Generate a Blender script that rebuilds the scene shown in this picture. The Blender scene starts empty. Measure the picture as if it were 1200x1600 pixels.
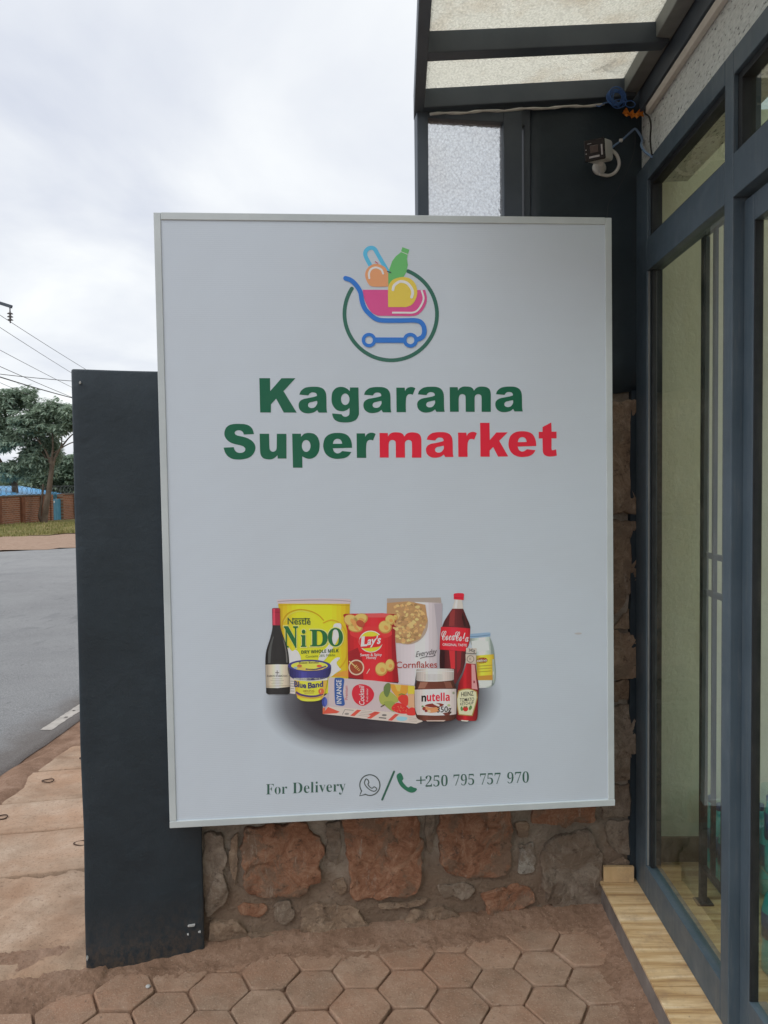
import bpy, bmesh, math, random
from mathutils import Vector, Matrix, noise
from mathutils.geometry import tessellate_polygon
R = math.radians
scene = bpy.context.scene
COL = scene.collection

# ------------------------------------------------------------------ camera
cam = bpy.data.cameras.new('camera')
cam.sensor_fit = 'HORIZONTAL'; cam.sensor_width = 36.0; cam.lens = 36.3
cam.clip_start = 0.05; cam.clip_end = 2000
camo = bpy.data.objects.new('camera', cam); COL.objects.link(camo)
camo.matrix_world = (Matrix.Translation((0, 0, 1.55)) @ Matrix.Rotation(R(1.1), 4, 'Z')
                     @ Matrix.Rotation(R(90 - 2.1), 4, 'X') @ Matrix.Rotation(R(-0.62), 4, 'Z'))
scene.camera = camo

# ------------------------------------------------------------------ world: even cloud cover over a daylight sky
SUN_EL, SUN_AZ = 50, 232          # azimuth clockwise from +Y
w = bpy.data.worlds.new('World'); scene.world = w; w.use_nodes = True
nt = w.node_tree; nt.nodes.clear()
def wn(t, **k):
    n = nt.nodes.new(t)
    for a, b in k.items(): setattr(n, a, b)
    return n
out = wn('ShaderNodeOutputWorld'); bg = wn('ShaderNodeBackground'); bg.inputs['Strength'].default_value = 0.1
sky = wn('ShaderNodeTexSky', sky_type='NISHITA'); sky.sun_disc = False
sky.sun_elevation = R(SUN_EL); sky.sun_rotation = R(SUN_AZ)
tc = wn('ShaderNodeTexCoord'); sep = wn('ShaderNodeSeparateXYZ')
nt.links.new(tc.outputs['Generated'], sep.inputs[0])
def wm(op, a, b):
    n = wn('ShaderNodeMath', operation=op)
    for i, v in enumerate((a, b)):
        if isinstance(v, (int, float)): n.inputs[i].default_value = v
        else: nt.links.new(v, n.inputs[i])
    return n.outputs[0]
zz = wm('ADD', wm('MAXIMUM', sep.outputs['Z'], 0.0), 0.22)
comb = wn('ShaderNodeCombineXYZ')
nt.links.new(wm('DIVIDE', sep.outputs['X'], zz), comb.inputs[0])
nt.links.new(wm('DIVIDE', sep.outputs['Y'], zz), comb.inputs[1])
nz = wn('ShaderNodeTexNoise'); nz.inputs['Scale'].default_value = 1.25; nz.inputs['Detail'].default_value = 6; nz.inputs['Roughness'].default_value = .5
nz.inputs['Distortion'].default_value = .4
nt.links.new(comb.outputs[0], nz.inputs['Vector'])
cr = wn('ShaderNodeValToRGB')
e = cr.color_ramp.elements
e[0].position = .34; e[0].color = (6.1, 6.5, 7.5, 1)
e[1].position = .66; e[1].color = (9.5, 9.7, 9.75, 1)
nt.links.new(nz.outputs['Fac'], cr.inputs[0])
mx = wn('ShaderNodeMix', data_type='RGBA'); mx.inputs[0].default_value = .93
nt.links.new(sky.outputs[0], mx.inputs[6]); nt.links.new(cr.outputs[0], mx.inputs[7])
nt.links.new(mx.outputs[2], bg.inputs['Color']); nt.links.new(bg.outputs[0], out.inputs[0])

# ------------------------------------------------------------------ sun (soft, through the cloud) and exposure
sl = bpy.data.lights.new('sun', 'SUN'); sl.energy = 1.35; sl.angle = R(45); sl.color = (1.0, .985, .96)
so = bpy.data.objects.new('sun', sl); COL.objects.link(so)
sd = Vector((math.sin(R(SUN_AZ)) * math.cos(R(SUN_EL)), math.cos(R(SUN_AZ)) * math.cos(R(SUN_EL)), math.sin(R(SUN_EL))))
so.rotation_euler = (-sd).to_track_quat('-Z', 'Y').to_euler()
vs = scene.view_settings
vs.view_transform = 'Standard'; vs.look = 'None'; vs.exposure = 0.17; vs.gamma = 1.0; vs.use_curve_mapping = False
scene.cycles.max_bounces = 10; scene.cycles.transparent_max_bounces = 12

# ================================================================== helpers
def obj(name, me, mat=None, parent=None, loc=None, rot=None):
    if isinstance(me, bmesh.types.BMesh):
        m = bpy.data.meshes.new(name); me.to_mesh(m); me.free(); me = m
    o = bpy.data.objects.new(name, me); COL.objects.link(o)
    if mat is not None:
        for mm in (mat if isinstance(mat, (list, tuple)) else [mat]):
            if mm.name not in [x.name for x in me.materials if x]: me.materials.append(mm)
    if parent is not None: o.parent = parent
    if loc is not None: o.location = loc
    if rot is not None: o.rotation_euler = rot
    return o
def empty(name, label, cat, loc=(0, 0, 0), rot=(0, 0, 0), group=None):
    o = bpy.data.objects.new(name, None); COL.objects.link(o); o.empty_display_size = .1
    o.location = loc; o.rotation_euler = rot
    return tag(o, label, cat, group)
def tag(o, label=None, cat=None, group=None, kind=None):
    if label: o['label'] = label
    if cat: o['category'] = cat
    if group: o['group'] = group
    if kind: o['kind'] = kind
    return o
def struct(o): o['kind'] = 'structure'; return o
def box(bm, x0, x1, y0, y1, z0, z1, bev=0.0):
    vs_ = [bm.verts.new((x, y, z)) for x in (x0, x1) for y in (y0, y1) for z in (z0, z1)]
    f = [(0, 1, 3, 2), (4, 6, 7, 5), (0, 4, 5, 1), (2, 3, 7, 6), (0, 2, 6, 4), (1, 5, 7, 3)]
    fs = [bm.faces.new([vs_[i] for i in q]) for q in f]
    if bev > 0:
        es = {ed for q in fs for ed in q.edges}
        bmesh.ops.bevel(bm, geom=list(es), offset=bev, segments=2, affect='EDGES', profile=.5)
    return bm
def bxo(name, mat, parent, x0, x1, y0, y1, z0, z1, bev=0.002):
    bm = bmesh.new(); box(bm, x0, x1, y0, y1, z0, z1, bev)
    return obj(name, bm, mat, parent)
def bar(bm, p0, p1, wd, ht, bev=0.0):
    """rectangular bar from p0 to p1 (centre line of its underside), width wd, height ht"""
    p0, p1 = Vector(p0), Vector(p1); d = (p1 - p0).normalized()
    s = d.cross(Vector((0, 0, 1)))
    s = Vector((1, 0, 0)) if s.length < 1e-4 else s.normalized()
    u = s.cross(d).normalized()
    c = []
    for p in (p0, p1):
        for a, b in ((-1, 0), (1, 0), (1, 1), (-1, 1)): c.append(bm.verts.new(p + s * a * wd / 2 + u * b * ht))
    fs = [bm.faces.new([c[i] for i in q]) for q in ((0, 1, 2, 3), (7, 6, 5, 4), (0, 4, 5, 1), (1, 5, 6, 2), (2, 6, 7, 3), (3, 7, 4, 0))]
    if bev > 0:
        bmesh.ops.bevel(bm, geom=list({ed for q in fs for ed in q.edges}), offset=bev, segments=2, affect='EDGES', profile=.5)
    bmesh.ops.recalc_face_normals(bm, faces=bm.faces)
    return bm
def smooth_pts(pts, n=6, closed=False):
    P = [Vector(p) for p in pts]; r = []; N = len(P)
    rng = range(N) if closed else range(N - 1)
    for i in rng:
        if closed: a, b, c, d = P[(i - 1) % N], P[i], P[(i + 1) % N], P[(i + 2) % N]
        else: a, b, c, d = P[max(i - 1, 0)], P[i], P[i + 1], P[min(i + 2, N - 1)]
        for k in range(n):
            t = k / n
            r.append(.5 * ((2 * b) + (c - a) * t + (2 * a - 5 * b + 4 * c - d) * t * t + (3 * b - a - 3 * c + d) * t ** 3))
    if not closed: r.append(P[-1])
    return r
def tube(bm, pts, rad, seg=8, cap=True):
    rr = rad if isinstance(rad, (list, tuple)) else [rad] * len(pts)
    P = [Vector(p) for p in pts]; rings = []; ref = None
    for i, p in enumerate(P):
        d = (P[min(i + 1, len(P) - 1)] - P[max(i - 1, 0)]).normalized()
        if ref is None:
            ref = Vector((0, 0, 1)) if abs(d.z) < .9 else Vector((1, 0, 0))
        s = d.cross(ref).normalized(); u = s.cross(d).normalized(); ref = u
        rings.append([bm.verts.new(p + (s * math.cos(a) + u * math.sin(a)) * rr[i]) for a in [2 * math.pi * k / seg for k in range(seg)]])
    for a, b in zip(rings, rings[1:]):
        for k in range(seg):
            f = bm.faces.new((a[k], a[(k + 1) % seg], b[(k + 1) % seg], b[k])); f.smooth = True
    if cap:
        bm.faces.new(rings[0][::-1]); bm.faces.new(rings[-1])
    return bm
def lathe(bm, prof, seg=20, org=(0, 0, 0)):
    o = Vector(org); rings = []
    for r, z in prof:
        rings.append([bm.verts.new(o + Vector((r * math.cos(2 * math.pi * k / seg), r * math.sin(2 * math.pi * k / seg), z))) for k in range(seg)])
    for a, b in zip(rings, rings[1:]):
        for k in range(seg):
            f = bm.faces.new((a[k], a[(k + 1) % seg], b[(k + 1) % seg], b[k])); f.smooth = True
    bm.faces.new(rings[0][::-1]); bm.faces.new(rings[-1]); return bm
def sheet(name, xs, ys, zf, mat, parent=None, keep=None, smooth=True):
    bm = bmesh.new(); g = {}
    for i, x in enumerate(xs):
        for j, y in enumerate(ys): g[i, j] = bm.verts.new((x, y, zf(x, y)))
    for i in range(len(xs) - 1):
        for j in range(len(ys) - 1):
            if keep and not keep((xs[i] + xs[i + 1]) / 2, (ys[j] + ys[j + 1]) / 2): continue
            f = bm.faces.new((g[i, j], g[i + 1, j], g[i + 1, j + 1], g[i, j + 1])); f.smooth = smooth
    bmesh.ops.delete(bm, geom=[v for v in bm.verts if not v.link_faces], context='VERTS')
    return obj(name, bm, mat, parent)
def frange(a, b, n): return [a + (b - a) * i / n for i in range(n + 1)]
def sstep(a, b, x):
    t = max(0., min(1., (x - a) / (b - a))); return t * t * (3 - 2 * t)
def nz2(x, y, s, z=0.): return noise.fractal(Vector((x * s, y * s, z)), 1.0, 2.0, 4)

# ------------------------------------------------------------------ materials
class MT:
    def __init__(self, name):
        self.m = bpy.data.materials.new(name); self.m.use_nodes = True
        self.t = self.m.node_tree; self.b = self.t.nodes['Principled BSDF']; self.out = self.t.nodes['Material Output']
    def n(self, t, **k):
        x = self.t.nodes.new(t)
        for a, b in k.items(): setattr(x, a, b)
        return x
    def l(self, a, b): self.t.links.new(a, b)
    def put(self, sock, v):
        if hasattr(v, 'is_linked'): self.l(v, sock)
        elif isinstance(v, (tuple, list)) and sock.type == 'RGBA': sock.default_value = tuple(v)[:3] + (1,)
        else: sock.default_value = v
    def pos(self, kind='pos', scale=(1, 1, 1)):
        if kind == 'pos': o = self.n('ShaderNodeNewGeometry').outputs['Position']
        elif kind == 'obj': o = self.n('ShaderNodeTexCoord').outputs['Object']
        mp = self.n('ShaderNodeMapping'); mp.inputs['Scale'].default_value = scale; self.l(o, mp.inputs[0]); return mp.outputs[0]
    def noise(self, vec, sc, det=5, ro=.55, dist=0):
        x = self.n('ShaderNodeTexNoise'); self.l(vec, x.inputs['Vector'])
        x.inputs['Scale'].default_value = sc; x.inputs['Detail'].default_value = det; x.inputs['Roughness'].default_value = ro; x.inputs['Distortion'].default_value = dist
        return x.outputs['Fac']
    def vor(self, vec, sc, feat='F1', out='Distance', rnd=1.):
        x = self.n('ShaderNodeTexVoronoi', feature=feat); self.l(vec, x.inputs['Vector']); x.inputs['Scale'].default_value = sc; x.inputs['Randomness'].default_value = rnd
        return x.outputs[out]
    def ramp(self, fac, stops):
        x = self.n('ShaderNodeValToRGB'); el = x.color_ramp.elements
        while len(el) < len(stops): el.new(.5)
        for q, (p, c) in zip(el, stops):
            q.position = p; q.color = (tuple(c) if isinstance(c, (tuple, list)) else (c, c, c)) + (1,)
        self.l(fac, x.inputs[0]); return x.outputs[0]
    def mix(self, f, a, b, mode='MIX'):
        x = self.n('ShaderNodeMix', data_type='RGBA', blend_type=mode)
        self.put(x.inputs[0], f); self.put(x.inputs[6], a); self.put(x.inputs[7], b); return x.outputs[2]
    def math(self, op, a, b=0., c=None):
        x = self.n('ShaderNodeMath', operation=op); self.put(x.inputs[0], a); self.put(x.inputs[1], b)
        if c is not None: self.put(x.inputs[2], c)
        return x.outputs[0]
    def bump(self, h, st=.3, dist=.01, prev=None):
        x = self.n('ShaderNodeBump'); self.l(h, x.inputs['Height']); x.inputs['Strength'].default_value = st; x.inputs['Distance'].default_value = dist
        if prev is not None: self.l(prev, x.inputs['Normal'])
        return x.outputs[0]
    def fin(self, col=None, rough=None, nrm=None, spec=None, metal=None):
        if col is not None: self.put(self.b.inputs['Base Color'], col)
        if rough is not None: self.put(self.b.inputs['Roughness'], rough)
        if nrm is not None: self.l(nrm, self.b.inputs['Normal'])
        if spec is not None: self.b.inputs['Specular IOR Level'].default_value = spec
        if metal is not None: self.b.inputs['Metallic'].default_value = metal
        return self.m
    def rnd(self, col, amt=.25):
        oi = self.n('ShaderNodeObjectInfo'); f = self.math('MULTIPLY_ADD', oi.outputs['Random'], amt * 2, 1 - amt)
        x = self.n('ShaderNodeMix', data_type='RGBA', blend_type='MULTIPLY'); x.inputs[0].default_value = 1
        cc = self.n('ShaderNodeCombineXYZ'); [self.l(f, cc.inputs[i]) for i in range(3)]
        self.put(x.inputs[6], col); self.l(cc.outputs[0], x.inputs[7]); return x.outputs[2]

def mat_simple(name, c1, c2, sc=8, rough=.7, bump=.15, bsc=90, bdist=.004, spec=.3, kind='pos', rnd=0, metal=None, stretch=(1, 1, 1)):
    t = MT(name); v = t.pos(kind, stretch)
    c = t.ramp(t.noise(v, sc, 6, .6), [(.3, c1), (.7, c2)])
    if rnd: c = t.rnd(c, rnd)
    nb = t.bump(t.noise(v, bsc, 5, .6), bump, bdist) if bump else None
    return t.fin(c, rough, nb, spec, metal)

def m_black():
    t = MT('black_painted_plaster'); v = t.pos()
    c = t.ramp(t.noise(v, 3.5, 6, .65), [(.28, (.014, .024, .032)), (.55, (.020, .033, .044)), (.75, (.029, .044, .057))])
    # soil splashed on the lowest hand of the face, in flecks
    sx = t.n('ShaderNodeSeparateXYZ'); g = t.n('ShaderNodeNewGeometry'); t.l(g.outputs['Position'], sx.inputs[0])
    fade = t.ramp(sx.outputs['Z'], [(.0, .75), (.09, .28), (.22, .0)])
    soil = t.math('MULTIPLY', fade, t.ramp(t.noise(t.pos('pos', (1, 1, .6)), 55, 7, .8), [(.40, .0), (.62, 1.)]))
    c = t.mix(soil, c, (.13, .09, .06))
    big = t.noise(t.pos('pos', (1, 1, 1.3)), 8, 4, .55, .2); fine = t.noise(v, 150, 4, .65); lump = t.noise(v, 42, 5, .65, .2)
    n1 = t.bump(big, .30, .012); n2 = t.bump(lump, .22, .004, n1); n3 = t.bump(fine, .30, .0014, n2)
    specks = t.ramp(t.vor(v, 16), [(.0, 1.), (.022, .0)])
    c = t.mix(t.math('MULTIPLY', specks, .25), c, (.35, .36, .36))
    return t.fin(c, t.ramp(t.noise(v, 9, 4), [(.3, .40), (.7, .58)]), n3, .5)
M_BLACK = m_black()

def m_frame():
    t = MT('blue_grey_painted_metal'); v = t.pos()
    c = t.ramp(t.noise(v, 5, 5, .6), [(.3, (.050, .076, .098)), (.7, (.074, .104, .130))])
    dust = t.noise(t.pos('pos', (40, 40, 3)), 2, 5, .7)
    c = t.mix(t.ramp(dust, [(.52, .0), (.85, .4)]), c, (.20, .20, .19))
    chips = t.ramp(t.noise(v, 60, 3, .6), [(.77, .0), (.80, .8)])
    c = t.mix(chips, c, (.32, .31, .29))
    return t.fin(c, t.ramp(t.noise(v, 12, 4), [(.3, .36), (.7, .55)]), t.bump(t.noise(v, 70, 4), .06, .002), .45)
M_FRAME = m_frame()
M_DARKFR = mat_simple('dark_rubber_gasket', (.012, .014, .016), (.022, .024, .026), 20, .6, .05)
M_BEAM = mat_simple('charcoal_painted_steel', (.055, .070, .088), (.080, .098, .118), 6, .5, .08, 60, .003, .4)
M_WHITEFR = mat_simple('aluminium_sign_trim', (.48, .53, .54), (.60, .65, .655), 4, .42, .04, 50, .002, .5)

def m_glass(name, tint, extra=0.0, rough=0.0):
    t = MT(name); t.t.nodes.remove(t.b)
    tr = t.n('ShaderNodeBsdfTransparent'); tr.inputs[0].default_value = tint + (1,)
    gl = t.n('ShaderNodeBsdfGlossy'); gl.inputs['Roughness'].default_value = rough; gl.inputs[0].default_value = (1, 1, 1, 1)
    fr = t.n('ShaderNodeFresnel'); fr.inputs[0].default_value = 1.85
    g = t.n('ShaderNodeNewGeometry'); fwd = t.math('SUBTRACT', 1.0, g.outputs['Backfacing'])
    f = t.math('MULTIPLY', t.math('ADD', fr.outputs[0], extra), fwd)
    mxs = t.n('ShaderNodeMixShader'); t.l(f, mxs.inputs[0]); t.l(tr.outputs[0], mxs.inputs[1]); t.l(gl.outputs[0], mxs.inputs[2])
    du = t.n('ShaderNodeBsdfDiffuse'); du.inputs[0].default_value = (.45, .42, .36, 1)
    v = t.pos(); dirt = t.ramp(t.noise(v, 9, 6, .7), [(.45, .0), (.9, .10)])
    m2 = t.n('ShaderNodeMixShader'); t.l(dirt, m2.inputs[0]); t.l(mxs.outputs[0], m2.inputs[1]); t.l(du.outputs[0], m2.inputs[2])
    t.l(m2.outputs[0], t.out.inputs[0]); return t.m
M_GLASS = m_glass('window_glass', (.89, .935, .89))

def m_frost(name, tint, dirty, thru=.35, bs=1.0):
    t = MT(name); t.t.nodes.remove(t.b); v = t.pos()
    cell = t.vor(v, 125, 'F1'); cell2 = t.noise(v, 120, 3, .5)
    nrm = t.bump(t.math('ADD', cell, t.math('MULTIPLY', cell2, .5)), bs, .005)
    st = t.noise(v, 5, 6, .65); spots = t.ramp(t.noise(v, 22, 5, .7, 1.0), [(.70, .0), (.78, .8)])
    c = t.mix(t.ramp(st, [(.50, .0), (.75, dirty)]), tint, (.62, .46, .30))
    c = t.mix(t.math('MULTIPLY', spots, dirty), c, (.10, .09, .07))
    c = t.mix(t.ramp(cell, [(.25, .0), (.75, .42)]), c, tuple(x * .60 for x in tint))  # pebble edges darkened in the colour, standing in for refraction in the relief
    tl = t.n('ShaderNodeBsdfTranslucent'); t.l(c, tl.inputs[0]); t.l(nrm, tl.inputs['Normal'])
    rf = t.n('ShaderNodeBsdfRefraction'); rf.inputs['Roughness'].default_value = .14; rf.inputs['IOR'].default_value = 1.2; t.l(c, rf.inputs[0]); t.l(nrm, rf.inputs['Normal'])
    gl = t.n('ShaderNodeBsdfGlossy'); gl.inputs['Roughness'].default_value = .3; t.l(nrm, gl.inputs['Normal'])
    a = t.n('ShaderNodeMixShader'); a.inputs[0].default_value = thru; t.l(tl.outputs[0], a.inputs[1]); t.l(rf.outputs[0], a.inputs[2])
    b = t.n('ShaderNodeMixShader'); b.inputs[0].default_value = .06; t.l(a.outputs[0], b.inputs[1]); t.l(gl.outputs[0], b.inputs[2])
    t.l(b.outputs[0], t.out.inputs[0]); return t.m
M_FROST = m_frost('obscured_roof_glass', (.97, .95, .87), .40)
M_FROST2 = m_frost('obscured_side_glass', (.99, 1.0, 1.0), .08, .88, .45)

def m_stone(name, c1, c2, c3):
    t = MT(name); v = t.pos()
    c = t.ramp(t.noise(v, 16, 10, .80, .9), [(.34, c1), (.48, c2), (.62, c3)])
    c = t.rnd(c, .15)
    patch = t.ramp(t.noise(v, 7, 8, .75, .6), [(.50, .0), (.56, .7)]); c = t.mix(patch, c, (.23, .165, .118))
    pale = t.ramp(t.noise(t.pos('pos', (1, 1, .22)), 34, 8, .8), [(.58, .0), (.66, .7)])
    c = t.mix(pale, c, (.44, .365, .295))
    grime = t.ramp(t.noise(v, 30, 8, .8, .4), [(.56, .0), (.63, .7)])
    c = t.mix(grime, c, (.085, .062, .048))
    n1 = t.bump(t.noise(v, 26, 9, .75, .3), .7, .02); n2 = t.bump(t.noise(v, 100, 6, .75), .9, .006, n1)
    return t.fin(c, .88, n2, .18)
M_ST_RED = m_stone('red_field_stone', (.17, .080, .048), (.32, .155, .092), (.44, .255, .165))
M_ST_BRN = m_stone('brown_field_stone', (.19, .128, .086), (.31, .215, .148), (.43, .32, .23))
M_ST_GRY = m_stone('grey_field_stone', (.18, .14, .108), (.29, .228, .175), (.40, .325, .255))
M_ST_WHT = m_stone('pale_field_stone', (.26, .235, .20), (.38, .34, .29), (.50, .46, .40))

def m_mortar():
    t = MT('cement_mortar'); v = t.pos()
    c = t.ramp(t.noise(v, 6, 7, .65, .4), [(.32, (.23, .185, .142)), (.5, (.37, .305, .24)), (.68, (.54, .46, .375))])
    sx = t.n('ShaderNodeSeparateXYZ'); g = t.n('ShaderNodeNewGeometry'); t.l(g.outputs['Position'], sx.inputs[0])
    hgt = t.math('ADD', sx.outputs['Z'], t.math('MULTIPLY', t.noise(v, 9, 5, .7), -.3))
    c = t.mix(t.ramp(hgt, [(.0, .75), (.16, .0)]), c, (.25, .165, .112))
    dk = t.ramp(t.noise(v, 55, 7, .8), [(.57, .0), (.66, .55)]); c = t.mix(dk, c, (.10, .078, .06))
    n1 = t.bump(t.noise(v, 14, 8, .72), 1.0, .03); n2 = t.bump(t.noise(v, 95, 5, .75), .9, .005, n1)
    return t.fin(c, .92, n2, .12)
M_MORTAR = m_mortar()

def m_paver():
    t = MT('concrete_paver'); v = t.pos()
    c = t.ramp(t.noise(v, 9, 8, .72), [(.30, (.22, .145, .10)), (.5, (.315, .215, .152)), (.70, (.40, .29, .215))])
    c = t.rnd(c, .14)
    red = t.ramp(t.noise(v, 3.2, 7, .7), [(.40, .0), (.64, .75)]); c = t.mix(red, c, (.34, .19, .122))
    dots = t.ramp(t.noise(v, 38, 6, .75), [(.60, .0), (.68, .7)]); c = t.mix(dots, c, (.15, .10, .072))
    grit = t.ramp(t.noise(v, 170, 4, .8), [(.56, .0), (.70, .6)]); c = t.mix(grit, c, (.58, .47, .37))
    gd = t.ramp(t.noise(v, 140, 4, .8), [(.28, .6), (.42, .0)]); c = t.mix(gd, c, (.17, .11, .078))
    n1 = t.bump(t.noise(v, 34, 7, .72), .7, .008); n2 = t.bump(t.noise(v, 150, 5, .75), .8, .003, n1)
    return t.fin(c, .9, n2, .15)
M_PAVER = m_paver()
def m_soil(name='laterite_soil', cs=((.18, .108, .072), (.28, .175, .12), (.38, .255, .185))):
    t = MT(name); v = t.pos()
    c = t.ramp(t.noise(v, 6, 9, .75), [(.30, cs[0]), (.5, cs[1]), (.70, cs[2])])
    grit = t.ramp(t.noise(v, 150, 4, .8), [(.60, .0), (.70, .75)]); c = t.mix(grit, c, (.56, .44, .34))
    dk = t.ramp(t.noise(v, 70, 6, .8), [(.57, .0), (.67, .7)]); c = t.mix(dk, c, (.11, .066, .044))
    n1 = t.bump(t.noise(v, 24, 8, .72), .9, .014); n2 = t.bump(t.noise(v, 130, 5, .78), .9, .004, n1)
    return t.fin(c, .95, n2, .08)
M_SOIL = m_soil()
M_FARSOIL = m_soil('roadside_soil', ((.28, .185, .13), (.38, .265, .195), (.47, .34, .26)))
def m_concrete():
    t = MT('weathered_concrete'); v = t.pos()
    c = t.ramp(t.noise(v, 4, 7, .66, .3), [(.30, (.28, .19, .13)), (.5, (.42, .305, .22)), (.70, (.55, .425, .325))])
    red = t.ramp(t.noise(v, 1.8, 5, .65), [(.42, .0), (.72, .7)]); c = t.mix(red, c, (.47, .27, .165))
    dk = t.ramp(t.noise(t.pos('pos', (1, 3, 1)), 17, 6, .7), [(.60, .0), (.76, .5)]); c = t.mix(dk, c, (.13, .085, .058))
    gr = t.ramp(t.noise(v, 75, 6, .8), [(.54, .0), (.64, .65)]); c = t.mix(gr, c, (.19, .125, .085))
    n1 = t.bump(t.noise(t.pos('pos', (1, 2.2, 1)), 16, 9, .75), .6, .010); n2 = t.bump(t.noise(v, 120, 5, .75), .8, .004, n1)
    return t.fin(c, .92, n2, .12)
M_CONC = m_concrete()
def m_asphalt():
    t = MT('worn_damp_asphalt'); v = t.pos()
    c = t.ramp(t.noise(v, .9, 7, .65), [(.3, (.19, .19, .192)), (.7, (.27, .27, .268))])
    ag = t.ramp(t.noise(v, 110, 4, .75), [(.44, .0), (.62, .8)]); c = t.mix(ag, c, (.42, .415, .405))
    pit = t.ramp(t.noise(v, 80, 5, .8), [(.34, .75), (.44, .0)]); c = t.mix(pit, c, (.09, .09, .092))
    blot = t.ramp(t.noise(t.pos('pos', (1.2, .5, 1)), 5, 7, .75, .5), [(.60, .0), (.66, .5)]); c = t.mix(blot, c, (.12, .121, .124))
    wet = t.noise(t.pos('pos', (1, .45, 1)), 2.6, 6, .68, .6)
    c = t.mix(t.ramp(wet, [(.56, .0), (.66, .45)]), c, (.15, .151, .154))
    sx = t.n('ShaderNodeSeparateXYZ'); t.l(v, sx.inputs[0])
    ed = t.math('ADD', sx.outputs['X'], t.math('MULTIPLY', t.noise(v, 4, 4), .3))
    c = t.mix(t.ramp(t.math('ADD', ed, 3.2), [(.78, .0), (1.0, .6)]), c, (.12, .09, .07))
    n = t.bump(t.noise(v, 120, 4, .7), .5, .004)
    return t.fin(c, t.ramp(wet, [(.4, .75), (.7, .55)]), n, .3)
M_ASPH = m_asphalt()
M_PAINT = mat_simple('worn_road_paint', (.30, .275, .25), (.50, .46, .41), 14, .8, .3)
def m_woodtile():
    t = MT('wood_look_floor_tile'); v = t.pos('pos', (1.6, 26, 1))
    c = t.ramp(t.noise(v, 1.4, 6, .62, .35), [(.30, (.27, .15, .065)), (.44, (.50, .33, .16)), (.58, (.66, .49, .28)), (.72, (.78, .63, .42))])
    k = t.ramp(t.noise(t.pos('pos', (6, 70, 1)), 1.2, 4, .6), [(.56, .0), (.72, .5)]); c = t.mix(k, c, (.36, .21, .10))
    d = t.ramp(t.noise(t.pos(), 14, 6, .7), [(.50, .0), (.68, .55)]); c = t.mix(d, c, (.30, .20, .13))
    sp = t.ramp(t.noise(t.pos(), 70, 5, .75), [(.63, .0), (.70, .7)]); c = t.mix(sp, c, (.20, .13, .085))
    return t.fin(c, .38, t.bump(t.noise(v, 4, 4), .08, .002), .4)
M_TILE = m_woodtile()
def m_stucco():
    t = MT('white_tyrolean_stucco'); v = t.pos('pos', (1, .42, 1))
    h = t.noise(v, 120, 4, .6, .3)
    c = t.ramp(h, [(.33, (.14, .15, .145)), (.40, (.60, .635, .615)), (.7, (.78, .81, .79))])
    c = t.mix(t.ramp(t.noise(t.pos(), 3, 5), [(.4, .0), (.8, .3)]), c, (.50, .52, .51))
    return t.fin(c, .9, t.bump(h, .8, .012), .15)
M_STUCCO = m_stucco()
def m_cream():
    t = MT('cream_rough_plaster'); v = t.pos()
    c = t.ramp(t.noise(v, 4, 5, .6), [(.3, (.62, .60, .45)), (.7, (.70, .685, .54))])
    st = t.ramp(t.noise(t.pos('pos', (3, 3, .5)), 4, 5, .65), [(.55, .0), (.85, .5)]); c = t.mix(st, c, (.54, .48, .33))
    h = t.noise(t.pos('pos', (1, 1, .7)), 70, 5, .6, .3)
    return t.fin(c, .85, t.bump(h, .45, .010), .2)
M_CREAM = m_cream()
M_TRIM = mat_simple('beige_plastic_trunking', (.58, .54, .48), (.68, .64, .58), 6, .5, .05)
M_LEDGER = mat_simple('pale_weathered_steel', (.16, .17, .165), (.25, .26, .245), 7, .55, .1)
M_WHITEPL = mat_simple('white_plastic', (.66, .66, .63), (.74, .74, .71), 8, .38, .0, spec=.5)
M_BLKGLASS = mat_simple('smoked_lens_cover', (.008, .009, .010), (.013, .014, .015), 8, .22, 0, spec=.35)
M_LED = mat_simple('clear_led_lens', (.30, .30, .31), (.42, .42, .43), 30, .15, 0, spec=.8)
M_BLUECAB = mat_simple('blue_network_cable', (.035, .10, .30), (.06, .15, .38), 30, .45, 0, spec=.4)
M_GREYCAB = mat_simple('pale_blue_cable', (.15, .25, .42), (.20, .30, .46), 30, .45, 0, spec=.4)
M_BLKCAB = mat_simple('black_cable', (.012, .012, .012), (.02, .02, .02), 30, .5, 0)
M_ORANGE = mat_simple('orange_cloth', (.62, .20, .02), (.78, .30, .05), 40, .7, .3)
M_SEAL = mat_simple('pale_sealant', (.38, .37, .34), (.50, .49, .46), 30, .7, .4)
M_IRON = mat_simple('rusty_iron', (.05, .03, .022), (.10, .06, .04), 40, .8, .3)
M_CHIP = mat_simple('white_paint_chip', (.36, .36, .35), (.50, .50, .48), 40, .8, .2)

# ------------------------------------------------------------------ setting
def tz(y): return -.017 * max(0., y - 3.)
def ground_z(x, y): return tz(y) - .035 - (.25 if y < -1 else 0) * 0
struct(sheet('ground', [-300, -120, -60, -30, -12, -5, -2, 0, 3, 30, 120, 300], [-120, -30, -6, 0, 3, 6, 12, 24, 40, 60, 100, 200, 500], lambda x, y: tz(min(y, 120)) - .035, M_SOIL))

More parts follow.
